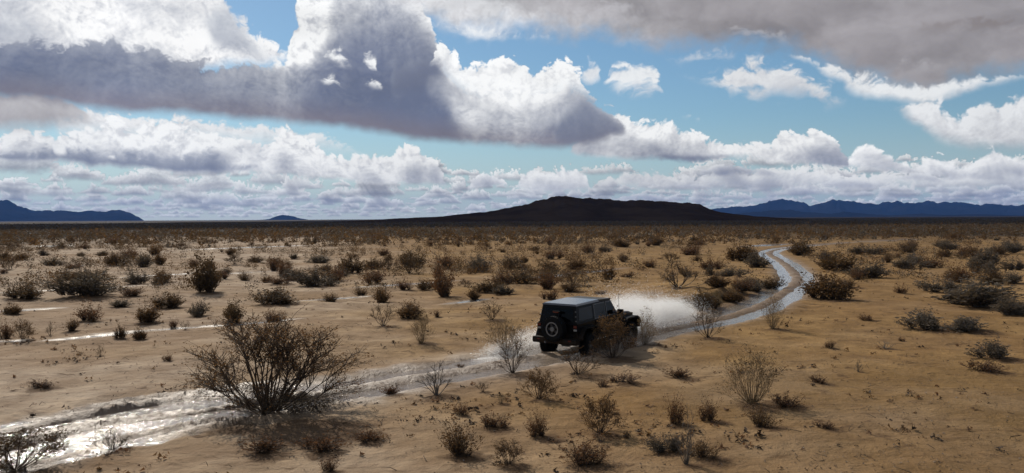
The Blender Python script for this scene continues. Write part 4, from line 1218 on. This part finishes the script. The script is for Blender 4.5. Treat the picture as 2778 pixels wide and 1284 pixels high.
def add_cyl(bm, c, r, axis, h, n=20):
    m = Matrix.Translation(c) @ (Vector((0, 0, 1)).rotation_difference(Vector(axis)).to_matrix().to_4x4())
    bmesh.ops.create_cone(bm, cap_ends=True, segments=n, radius1=r, radius2=r, depth=h, matrix=m)

def build_vehicle():
    i = np.argmin(np.abs(PS - JEEP_S))
    d = _d[i]
    root = bpy.data.objects.new('off_road_vehicle', None); COL.objects.link(root)
    root.location = (PATH[i][0], PATH[i][1], -.115)
    root.rotation_euler = (R(.5), R(-1.6), math.atan2(d[1], d[0]) + R(3.0))
    root.scale = (1.01, 1.01, 1.01)
    tag(root, 'black four-door off-road vehicle with spare wheel driving through the flooded track', 'car')
    paint = car_mat('black_paint', (.004, .0035, .0035), .34, 0, .75, .12)
    plastic = car_mat('black_plastic', (.006, .0055, .005), .6, 0, .6, .12)
    rubber = car_mat('tyre_rubber', (.008, .0075, .007), .85, 0, 0, .15)
    topm = car_mat('hardtop_dark_grey', (.10, .092, .086), .14, 0, 0, .9)
    panel = car_mat('roof_panel_black', (.010, .010, .010), .55)
    glass = car_mat('dark_tinted_glass', (.003, .003, .0035), .08, 0, 0, .12)
    rimm = car_mat('alloy_wheel', (.045, .043, .042), .4, .6)
    trim = car_mat('grey_window_trim', (.10, .095, .09), .45)
    redl = car_mat('red_lamp_lens', (.12, .018, .012), .2)
    clear = car_mat('clear_lamp_lens', (.30, .29, .27), .3)
    ringm = car_mat('dusty_wheel_ring', (.17, .155, .14), .5)
    steel = car_mat('dull_steel', (.18, .17, .16), .45, .7)

    # lower body with the wheel openings cut out of its outline
    bm = bmesh.new()
    add_prism(bm, [(-2.20, .72), (-2.06, .70), (-1.98, .97), (-1.84, 1.06), (-1.20, 1.06), (-1.06, .97), (-.96, .56), (.80, .56), (.80, 1.235), (-2.20, 1.235)], -.79, .79)
    body = bm_obj('body', bm, paint, root, .03)
    bm = bmesh.new()
    add_hexa(bm, [(.80, -.755, .60), (2.10, -.60, .60), (2.10, .60, .60), (.80, .755, .60), (.80, -.755, 1.20), (2.10, -.62, 1.12), (2.10, .62, 1.12), (.80, .755, 1.20)])
    bm_obj('engine_bay', bm, paint, body, .02)
    bm = bmesh.new()
    add_hexa(bm, [(.82, -.735, 1.205), (2.10, -.60, 1.128), (2.10, .60, 1.128), (.82, .735, 1.205), (.84, -.66, 1.265), (2.06, -.52, 1.175), (2.06, .52, 1.175), (.84, .66, 1.265)])
    hood = bm_obj('hood', bm, paint, root, .02)
    for s in (-1, 1):
        bm = bmesh.new(); add_box(bm, 1.70, 1.80, s * .575 - .02, s * .575 + .02, 1.10, 1.20); bm_obj('hood_latch', bm, plastic, hood, .008)
    bm = bmesh.new(); add_box(bm, .78, .86, -.70, .70, 1.235, 1.275); bm_obj('cowl', bm, plastic, body, .01)
    bm = bmesh.new(); add_box(bm, -2.0, 1.9, -.42, .42, .48, .62); bm_obj('underbody', bm, plastic, body)
    for x in (-1.5, 1.5):
        bm = bmesh.new(); add_cyl(bm, (x, 0, .43), .055, (0, 1, 0), 1.5); add_cyl(bm, (x, .1, .43), .13, (0, 1, 0), .26); bm_obj('axle', bm, steel, body)
    # grille
    bm = bmesh.new(); add_box(bm, 2.10, 2.17, -.62, .62, .66, 1.13)
    gr = bm_obj('grille', bm, paint, root, .02)
    for k in range(7):
        bm = bmesh.new(); y = (k - 3) * .095; add_box(bm, 2.165, 2.178, y - .03, y + .03, .74, 1.04); bm_obj('grille_slot', bm, rubber, gr)
    for s in (-1, 1):
        bm = bmesh.new(); add_cyl(bm, (2.175, s * .47, .92), .095, (1, 0, 0), .04, 24); bm_obj('headlight', bm, clear, root, .006)
    # fenders
    def flare(x0, pts, ya, yb, nm):
        for s in (-1, 1):
            bm = bmesh.new()
            inner = [(x0 + (x - x0) * .93, z - .055) for x, z in pts]
            y0, y1 = sorted((s * ya, s * yb))
            add_prism(bm, pts + inner[::-1], y0, y1)
            bm_obj(nm, bm, plastic, root, .012)
    flare(1.5, [(.86, .66), (1.00, .96), (1.14, 1.06), (1.92, 1.06), (2.10, .98), (2.22, .80)], .57, .96, 'front_fender')
    flare(-1.5, [(-2.16, .72), (-2.02, 1.00), (-1.86, 1.105), (-1.18, 1.105), (-1.02, 1.00), (-.90, .66)], .74, .945, 'rear_fender')
    # cabin: pillars and hard top, then glass set in
    zb, zt = 1.235, 1.84
    yb, yt = .755, .665
    bm = bmesh.new()
    add_hexa(bm, [(-2.185, -yb, zb), (.74, -yb, zb), (.74, yb, zb), (-2.185, yb, zb), (-2.08, -yt, zt), (.30, -yt, zt), (.30, yt, zt), (-2.08, yt, zt)])
    cab = bm_obj('cabin', bm, paint, root, .02)
    def side_pt(x, z, s, off):
        t = (z - zb) / (zt - zb)
        return (x, s * (yb + (yt - yb) * t + off), z)
    def side_panel(nm, quad, s, mat, parent, off=.007, th=.012):
        bm = bmesh.new()
        lo = [side_pt(x, z, s, off - th) for x, z in quad]; hi = [side_pt(x, z, s, off) for x, z in quad]
        v0 = [bm.verts.new(p) for p in lo]; v1 = [bm.verts.new(p) for p in hi]
        n = len(quad)
        bm.faces.new(v1); bm.faces.new(v0[::-1])
        for k in range(n): bm.faces.new((v0[k], v0[(k + 1) % n], v1[(k + 1) % n], v1[k]))
        return bm_obj(nm, bm, mat, parent)
    def frame(nm, quad, s, mat, parent, w=.032):
        """a trim ring round a window"""
        cx = sum(p[0] for p in quad) / len(quad); cz = sum(p[1] for p in quad) / len(quad)
        bm = bmesh.new(); n = len(quad)
        out = [(x + (w if x > cx else -w), z + (w if z > cz else -w)) for x, z in quad]
        A = [bm.verts.new(side_pt(x, z, s, .012)) for x, z in quad]; B_ = [bm.verts.new(side_pt(x, z, s, .012)) for x, z in out]
        C_ = [bm.verts.new(side_pt(x, z, s, -.01)) for x, z in out]
        for k in range(n):
            bm.faces.new((A[k], A[(k + 1) % n], B_[(k + 1) % n], B_[k])); bm.faces.new((B_[k], B_[(k + 1) % n], C_[(k + 1) % n], C_[k]))
        return bm_obj(nm, bm, mat, parent)
    for s in (-1, 1):
        side_panel('rear_quarter_window', [(-2.02, 1.32), (-1.10, 1.32), (-1.08, 1.74), (-1.96, 1.74)], s, glass, cab)
        # doors with their windows, handles and hinges
        for nm, x0, x1, wq in (('rear_door', -.98, -.13, [(-.93, 1.30), (-.20, 1.30), (-.20, 1.755), (-.93, 1.755)]), ('front_door', -.11, .76, [(-.06, 1.30), (.60, 1.30), (.27, 1.755), (-.06, 1.755)])):
            bm = bmesh.new()
            poly = [(x0 + (.16 if nm == 'rear_door' else 0), .60), (x1, .60), (x1, 1.225), (x0, 1.225), (x0, .85)]
            y0, y1 = sorted((s * .785, s * .806))
            add_prism(bm, poly, y0, y1)
            door = bm_obj(nm, bm, paint, root, .008)
            side_panel('window', wq, s, glass, door)
            frame('window_frame', wq, s, trim, door)
            bm = bmesh.new(); y0, y1 = sorted((s * .80, s * .835)); add_box(bm, x0 + .10, x0 + .26, y0, y1, 1.115, 1.15); bm_obj('handle', bm, plastic, door, .006)
            for z in (.78, 1.08):
                bm = bmesh.new(); y0, y1 = sorted((s * .80, s * .828)); add_box(bm, x1 - .02, x1 + .07, y0, y1, z - .03, z + .03); bm_obj('hinge', bm, paint, door, .005)
        bm = bmesh.new(); y0, y1 = sorted((s * .80, s * .93)); add_box(bm, -.92, .82, y0, y1, .47, .54); bm_obj('side_step', bm, plastic, root, .02)
        # mirrors
        bm = bmesh.new(); y0, y1 = sorted((s * .86, s * 1.06)); add_box(bm, .50, .60, y0, y1, 1.27, 1.45)
        mir = bm_obj('mirror', bm, plastic, root, .03)
        bm = bmesh.new(); y0, y1 = sorted((s * .74, s * .90)); add_box(bm, .55, .60, y0, y1, 1.285, 1.325); bm_obj('arm', bm, plastic, mir, .008)
        bm = bmesh.new(); y0, y1 = sorted((s * .875, s * 1.045)); add_box(bm, .494, .502, y0, y1, 1.285, 1.435); bm_obj('mirror_glass', bm, glass, mir)
        # tail lamp
        bm = bmesh.new(); y0, y1 = sorted((s * .64, s * .81)); add_box(bm, -2.245, -2.17, y0, y1, .98, 1.20)
        tl = bm_obj('tail_light', bm, plastic, root, .012)
        bm = bmesh.new(); y0, y1 = sorted((s * .665, s * .785)); add_box(bm, -2.256, -2.24, y0, y1, 1.10, 1.185); bm_obj('lens', bm, redl, tl, .004)
        bm = bmesh.new(); add_box(bm, -2.256, -2.24, y0, y1, 1.0, 1.06); bm_obj('lens', bm, clear, tl, .004)
    # windscreen and rear window
    bm = bmesh.new()
    f = lambda z, off: .74 + (.30 - .74) * (z - zb) / (zt - zb) + off
    v = [bm.verts.new((f(z, .008), y, z)) for z, y in ((1.29, -.66), (1.29, .66), (1.78, .60), (1.78, -.60))]; bm.faces.new(v)
    bm_obj('windscreen', bm, glass, cab)
    bm = bmesh.new()
    g = lambda z, off: -2.185 + (.105) * (z - zb) / (zt - zb) + off
    v = [bm.verts.new((g(z, -.008), y, z)) for z, y in ((1.30, .62), (1.30, -.62), (1.74, -.56), (1.74, .56))]; bm.faces.new(v)
    bm_obj('rear_window', bm, glass, cab)
    for y in (-.735, .735):
        for z in (1.33, 1.48, 1.64):
            bm = bmesh.new(); yy = y - math.copysign(.09 * (z - zb) / (zt - zb), y) ; add_box(bm, g(z, -.03), g(z, .0), yy - .022, yy + .022, z - .02, z + .02); bm_obj('top_latch', bm, trim, cab, .004)
    # roof
    bm = bmesh.new(); add_hexa(bm, [(-2.12, -.70, 1.832), (-.52, -.70, 1.838), (-.52, .70, 1.838), (-2.12, .70, 1.832), (-2.07, -.64, 1.888), (-.52, -.64, 1.905), (-.52, .64, 1.905), (-2.07, .64, 1.888)])
    rf = bm_obj('rear_roof', bm, topm, root, .022)
    for s in (-1, 1):
        bm = bmesh.new(); y0, y1 = sorted((s * .008, s * .695)); add_hexa(bm, [(-.505, y0, 1.838), (.33, y0, 1.832), (.33, y1, 1.832), (-.505, y1, 1.838), (-.505, y0, 1.902), (.27, y0, 1.872), (.27, y1 - (.05 if s > 0 else 0), 1.872), (-.505, y1, 1.902)])
        bm_obj('roof_panel', bm, panel, root, .015)
    for s in (-1, 1):
        bm = bmesh.new(); add_box(bm, -2.0, .2, s * .655 - .012, s * .655 + .012, 1.80, 1.835); bm_obj('drip_rail', bm, plastic, rf)
    # tailgate, plate hinges, spare wheel
    bm = bmesh.new(); add_box(bm, -2.225, -2.19, -.60, .60, .72, 1.215)
    tg = bm_obj('tailgate', bm, paint, root, .012)
    for z in (.85, 1.08):
        bm = bmesh.new(); add_box(bm, -2.25, -2.215, -.70, -.50, z - .03, z + .03); bm_obj('hinge', bm, plastic, tg, .006)
    bm = bmesh.new(); add_box(bm, -2.25, -2.22, .46, .56, 1.02, 1.07); bm_obj('handle', bm, plastic, tg, .006)
    bm = bmesh.new(); add_box(bm, -2.36, -2.22, -.16, .16, .85, 1.15); bm_obj('spare_carrier', bm, plastic, tg, .02)
    bm = bmesh.new(); add_box(bm, -2.30, -2.24, -.03, .03, 1.15, 1.60); add_box(bm, -2.31, -2.25, -.14, .14, 1.58, 1.65)
    bl = bm_obj('brake_light', bm, plastic, root, .012)
    bm = bmesh.new(); add_box(bm, -2.318, -2.308, -.11, .11, 1.595, 1.635); bm_obj('lens', bm, redl, bl)

    def make_wheel():
        t_ = bmesh.new()
        R0, W = .43, .145
        add_lathe(t_, [(.235, -W * .9), (.30, -W), (.37, -W * 1.02), (.405, -W * .92), (.418, -W * .7), (.418, W * .7), (.405, W * .92), (.37, W * 1.02), (.30, W), (.235, W * .9)], 40)
        # tread blocks
        for k in range(34):
            a = 2 * math.pi * k / 34
            for row, (y0, y1, ph) in enumerate(((-.135, -.05, 0), (-.04, .04, .5), (.05, .135, 0))):
                aa = a + ph * 2 * math.pi / 34; da = .062
                P = []
                for r in (.412, .434):
                    P += [(r * math.cos(aa - da), y0, r * math.sin(aa - da)), (r * math.cos(aa + da), y0, r * math.sin(aa + da)), (r * math.cos(aa + da), y1, r * math.sin(aa + da)), (r * math.cos(aa - da), y1, r * math.sin(aa - da))]
                add_hexa(t_, P)
        tm = bpy.data.meshes.new('tyre'); bmesh.ops.recalc_face_normals(t_, faces=t_.faces[:]); t_.to_mesh(tm); t_.free(); tm.materials.append(rubber)
        r_ = bmesh.new()
        add_lathe(r_, [(.24, -.12), (.245, .10), (.235, .125), (.215, .125), (.205, .05), (.20, -.10)], 40)
        for k in range(5):
            a = 2 * math.pi * k / 5
            ca, sa = math.cos(a), math.sin(a)
            P = []
            for yy in (.045, .085):
                for rr, ww in ((.05, .045), (.215, .032)):
                    pass
                P += [(.05 * ca - .045 * -sa, yy, .05 * sa - .045 * ca), (.215 * ca - .034 * -sa, yy, .215 * sa - .034 * ca), (.215 * ca + .034 * -sa, yy, .215 * sa + .034 * ca), (.05 * ca + .045 * -sa, yy, .05 * sa + .045 * ca)]
            add_hexa(r_, P)
        rm = bpy.data.meshes.new('rim'); bmesh.ops.recalc_face_normals(r_, faces=r_.faces[:]); r_.to_mesh(rm); r_.free(); rm.materials.append(rimm)
        h_ = bmesh.new(); add_cyl(h_, (0, .07, 0), .062, (0, 1, 0), .06, 20)
        for k in range(5):
            a = 2 * math.pi * (k + .5) / 5; add_cyl(h_, (.085 * math.cos(a), .09, .085 * math.sin(a)), .012, (0, 1, 0), .03, 6)
        hm = bpy.data.meshes.new('hub'); h_.to_mesh(hm); h_.free(); hm.materials.append(steel)
        b_ = bmesh.new(); add_cyl(b_, (0, -.02, 0), .20, (0, 1, 0), .05, 28)
        bk = bpy.data.meshes.new('brake_disc'); b_.to_mesh(bk); b_.free(); bk.materials.append(plastic)
        return tm, rm, hm, bk
    WM = make_wheel()
    def wheel(nm, loc, rz, steer=0.0):
        e = bpy.data.objects.new(nm, None); COL.objects.link(e); e.parent = root
        e.location = loc; e.rotation_euler = (0, 0, rz)
        for part, me in zip(('tyre', 'rim', 'hub', 'brake_disc'), WM):
            obj(part, me, e)
    for x in (-1.5, 1.5):
        wheel('wheel', (x, .80, .43), R(-4) if x > 0 else 0)
        wheel('wheel', (x, -.80, .43), math.pi + (R(-4) if x > 0 else 0))
    wheel('spare_wheel', (-2.45, -.0, 1.06), R(90))
    sp = [o for o in root.children if o.name.startswith('spare_wheel')][0]
    # pale ring on the spare wheel
    bm = bmesh.new(); add_lathe(bm, [(.205, .115), (.245, .115), (.245, .135), (.205, .135)], 40); bm_obj('wheel_ring', bm, ringm, sp)
    bm = bmesh.new(); add_cyl(bm, (0, .10, 0), .075, (0, 1, 0), .06, 24); bm_obj('hub_cap', bm, ringm, sp, .006)
    # bumpers
    bm = bmesh.new(); add_prism(bm, [(-2.46, .62), (-2.42, .54), (-2.20, .54), (-2.20, .74), (-2.44, .74)], -.88, .88); rb = bm_obj('rear_bumper', bm, plastic, root, .02)
    for s in (-1, 1):
        bm = bmesh.new(); add_box(bm, -2.475, -2.45, s * .62 - .05, s * .62 + .05, .66, .70); bm_obj('reflector', bm, redl, rb, .004)
    bm = bmesh.new(); add_box(bm, -2.52, -2.40, .30, .36, .56, .62); bm_obj('tow_hook', bm, steel, rb, .01)
    bm = bmesh.new(); add_box(bm, 2.16, 2.40, -.82, .82, .58, .78); bm_obj('front_bumper', bm, plastic, root, .03)
    bm = bmesh.new(); add_cyl(bm, (.92, -.70, 1.62), .006, (-.08, 0, 1), .78, 6); bm_obj('antenna', bm, plastic, root)
    bm = bmesh.new(); add_cyl(bm, (-2.1, -.35, .52), .035, (1, 0, 0), .45, 14); bm_obj('exhaust', bm, steel, root)
    return root
VEHICLE = build_vehicle()

# ------------------------------------------------------------------ spray thrown up by the wheels
def spray_mat(name, col, trans):
    m, b, bs = new_mat(name)
    t = m.node_tree
    P = b.n('ShaderNodeNewGeometry').outputs['Position']
    n = b.noise(P, 1.6, 4, .6)
    c = b.mix(n, col + (1,), tuple(k * .86 for k in col) + (1,))
    t.links.new(c, bs.inputs['Base Color'])
    bs.inputs['Roughness'].default_value = .35
    tr = b.n('ShaderNodeBsdfTranslucent'); t.links.new(c, tr.inputs['Color'])
    mx = b.n('ShaderNodeMixShader'); mx.inputs[0].default_value = trans
    t.links.new(bs.outputs[0], mx.inputs[1]); t.links.new(tr.outputs[0], mx.inputs[2])
    t.links.new(mx.outputs[0], t.nodes['Material Output'].inputs[0])
    return m

def build_spray():
    rng = np.random.default_rng(21)
    Mw = VEHICLE.matrix_basis.copy()
    rot = np.array(Mw.to_3x3()); loc = np.array(Mw.translation)
    def droplets(name, label, P, size, mat):
        n = len(P)
        W = P @ rot.T + loc
        W[:, 2] = np.maximum(W[:, 2], -.03)
        q = rng.normal(size=(n, 3, 3)) * size[:, None, None] * .62
        V = W[:, None] + q
        F = np.arange(n * 3).reshape(-1, 3)
        o = obj(name, mesh_from(name, V.reshape(-1, 3), F, mat))
        tag(o, label, kind='stuff')
    white = spray_mat('white_water_spray', (.98, .97, .95), .75)
    mud = spray_mat('muddy_water_spray', (.40, .32, .25), .6)
    def plume(n, x0, x1, y0, y1, zmax, ztail, p=1.0, seed=0, edge=.55):
        """water hanging over a strip of the track beside the vehicle, thrown highest near the wheel"""
        out = []; tot = 0
        while tot < n:
            k = n * 2
            u = rng.random(k); x = x0 + (x1 - x0) * u
            v = rng.random(k); y = y0 + (y1 - y0) * v
            prof = np.sin(np.pi * np.clip(u, 0, 1)) ** p
            zz = (ztail + (zmax - ztail) * prof) * (1 + .45 * fbm(x * 1.1, y * 1.1, 4, 301 + seed))
            z = zz * rng.random(k) ** .8
            ar = np.clip(1 - np.abs(v - .5) * 2, 0, 1) ** .6
            den = (1 - (z / np.maximum(zz, .01)) ** 2.2) * ar * np.clip(.75 + 1.1 * fbm(x * 1.6 + z, z * 2.2 + y, 4, 311 + seed), .03, 1) * np.clip(prof * 1.6 + .12, 0, 1)
            kp = rng.random(k) < den
            out.append(np.stack([x, y, z + .1], 1)[kp]); tot += kp.sum()
        P = np.concatenate(out)[:n]
        return P
    def strands(n, x0, x1, yb, vy, vz, vx, seed):
        """beads of water on ballistic arcs"""
        m = n // 40
        xs = rng.uniform(x0, x1, m); a = rng.uniform(.5, 1.1, m); b_ = rng.uniform(.6, 1.15, m)
        t = rng.random((m, 40)) * .75
        X = xs[:, None] + vx * a[:, None] * t; Y = yb + vy * a[:, None] * t; Z = .15 + vz * b_[:, None] * t - 4.9 * t * t
        P = np.stack([X, Y, Z], -1).reshape(-1, 3) + rng.normal(size=(m * 40, 3)) * .035
        return P[P[:, 2] > .05]
    def sizes(n):
        return np.where(rng.random(n) < .012, rng.uniform(.016, .028, n), rng.uniform(.006, .0145, n))
    def soften(P, k):
        return P + rng.normal(size=P.shape) * (k * (.3 + P[:, 2:3]))
    P = np.concatenate([soften(plume(620000, 1.7, 8.6, -.7, 2.2, 1.15, .15, .4, 0), .07), soften(plume(110000, 1.4, 9.4, -1.3, 3.0, 1.5, .1, .7, 3), .16), strands(2500, 1.8, 4.8, .6, 1.4, 4.0, 4.5, 1)])
    droplets('water_spray', 'white burst of spray ahead of the front wheels', P, sizes(len(P)), white)
    P = np.concatenate([soften(plume(60000, -4.8, 1.6, .95, 2.4, .62, .04, 1.2, 5), .10), soften(plume(30000, -1.5, 2.0, .95, 2.2, 1.0, .05, 1.0, 7), .12), strands(3000, -4.0, 1.2, 1.0, 1.6, 2.2, -1.0, 2)])
    droplets('water_spray', 'low faint spray trailing behind the far side of the vehicle', P, sizes(len(P)), white)
    P = np.concatenate([soften(plume(9000, -2.4, 2.0, -2.0, -.85, .55, .05, .7, 9), .08), strands(4000, -2.2, 2.4, -.9, -2.2, 2.4, .4, 3), strands(2500, 1.6, 2.4, -.9, -1.6, 3.2, 1.0, 4)])
    droplets('water_spray', 'brown muddy splashes along the near side of the vehicle', P, sizes(len(P)), mud)
build_spray()

# ------------------------------------------------------------------ haze: the air that turns the far ranges blue
def build_haze():
    me = bpy.data.meshes.new('haze')
    bm = bmesh.new()
    bmesh.ops.create_cube(bm, size=1.0)
    bm.to_mesh(me); bm.free()
    o = obj('haze', me)
    o.scale = (44000, 44000, 500)
    o.location = (0, 0, 245)
    m = bpy.data.materials.new('thin_air')
    m.use_nodes = True
    t = m.node_tree
    t.nodes.clear()
    v = t.nodes.new('ShaderNodeVolumePrincipled')
    v.inputs['Color'].default_value = (.14, .36, .95, 1)
    v.inputs['Density'].default_value = 2.4e-5
    v.inputs['Anisotropy'].default_value = 0.0
    out = t.nodes.new('ShaderNodeOutputMaterial')
    t.links.new(v.outputs[0], out.inputs['Volume'])
    me.materials.append(m)
    tag(o, 'thin blue air over the far plain', kind='stuff')
build_haze()

# ------------------------------------------------------------------ the cloud above the frame whose shadow darkens the far plain and the hill
def build_cloud():
    nx, ny = 90, 60
    Z0 = 2600.0
    k = Z0 / math.tan(SUN_EL)
    ox, oy = math.sin(SUN_AZ) * k, math.cos(SUN_AZ) * k
    u = np.linspace(-1, 1, nx); v = np.linspace(-1, 1, ny)
    U, V_ = np.meshgrid(u, v, indexing='ij')
    X = 2300 + U * 3000; Y = 2850 + V_ * 2400
    n = fbm(X / 900, Y / 900, 5, 401) ; bl = fbm(X / 420, Y / 420, 4, 411, .5, True)
    e = np.clip(1 - np.maximum(np.abs(U), np.abs(V_)) ** 6, 0, 1)
    top = Z0 + e * (220 + 150 * n + 160 * bl)
    bot = Z0 - e * (30 + 25 * n)
    X = X + fbm(X / 700, Y / 700, 4, 421) * 260; Y = Y + fbm(X / 500 + 9, Y / 500, 4, 431) * 90
    Vt = np.stack([X + ox, Y + oy, top], -1).reshape(-1, 3); Vb = np.stack([X + ox, Y + oy, bot], -1).reshape(-1, 3)
    i = np.arange(nx - 1)[:, None] * ny; j = np.arange(ny - 1)[None]
    F = np.stack([i + j, i + ny + j, i + ny + 1 + j, i + 1 + j], -1).reshape(-1, 4)
    m = plant_mat('cloud_vapour', (.82, .83, .85, 1), (.90, .90, .91, 1), .45, (1.0, 1.0, 1.0), 1.0)
    o = obj('cloud', mesh_from('cloud', np.concatenate([Vt, Vb]), np.concatenate([F, F[:, ::-1] + nx * ny]), m, smooth=True))
    tag(o, 'broad flat-based cumulus cloud above the frame shading the far plain', kind='structure')
build_cloud()
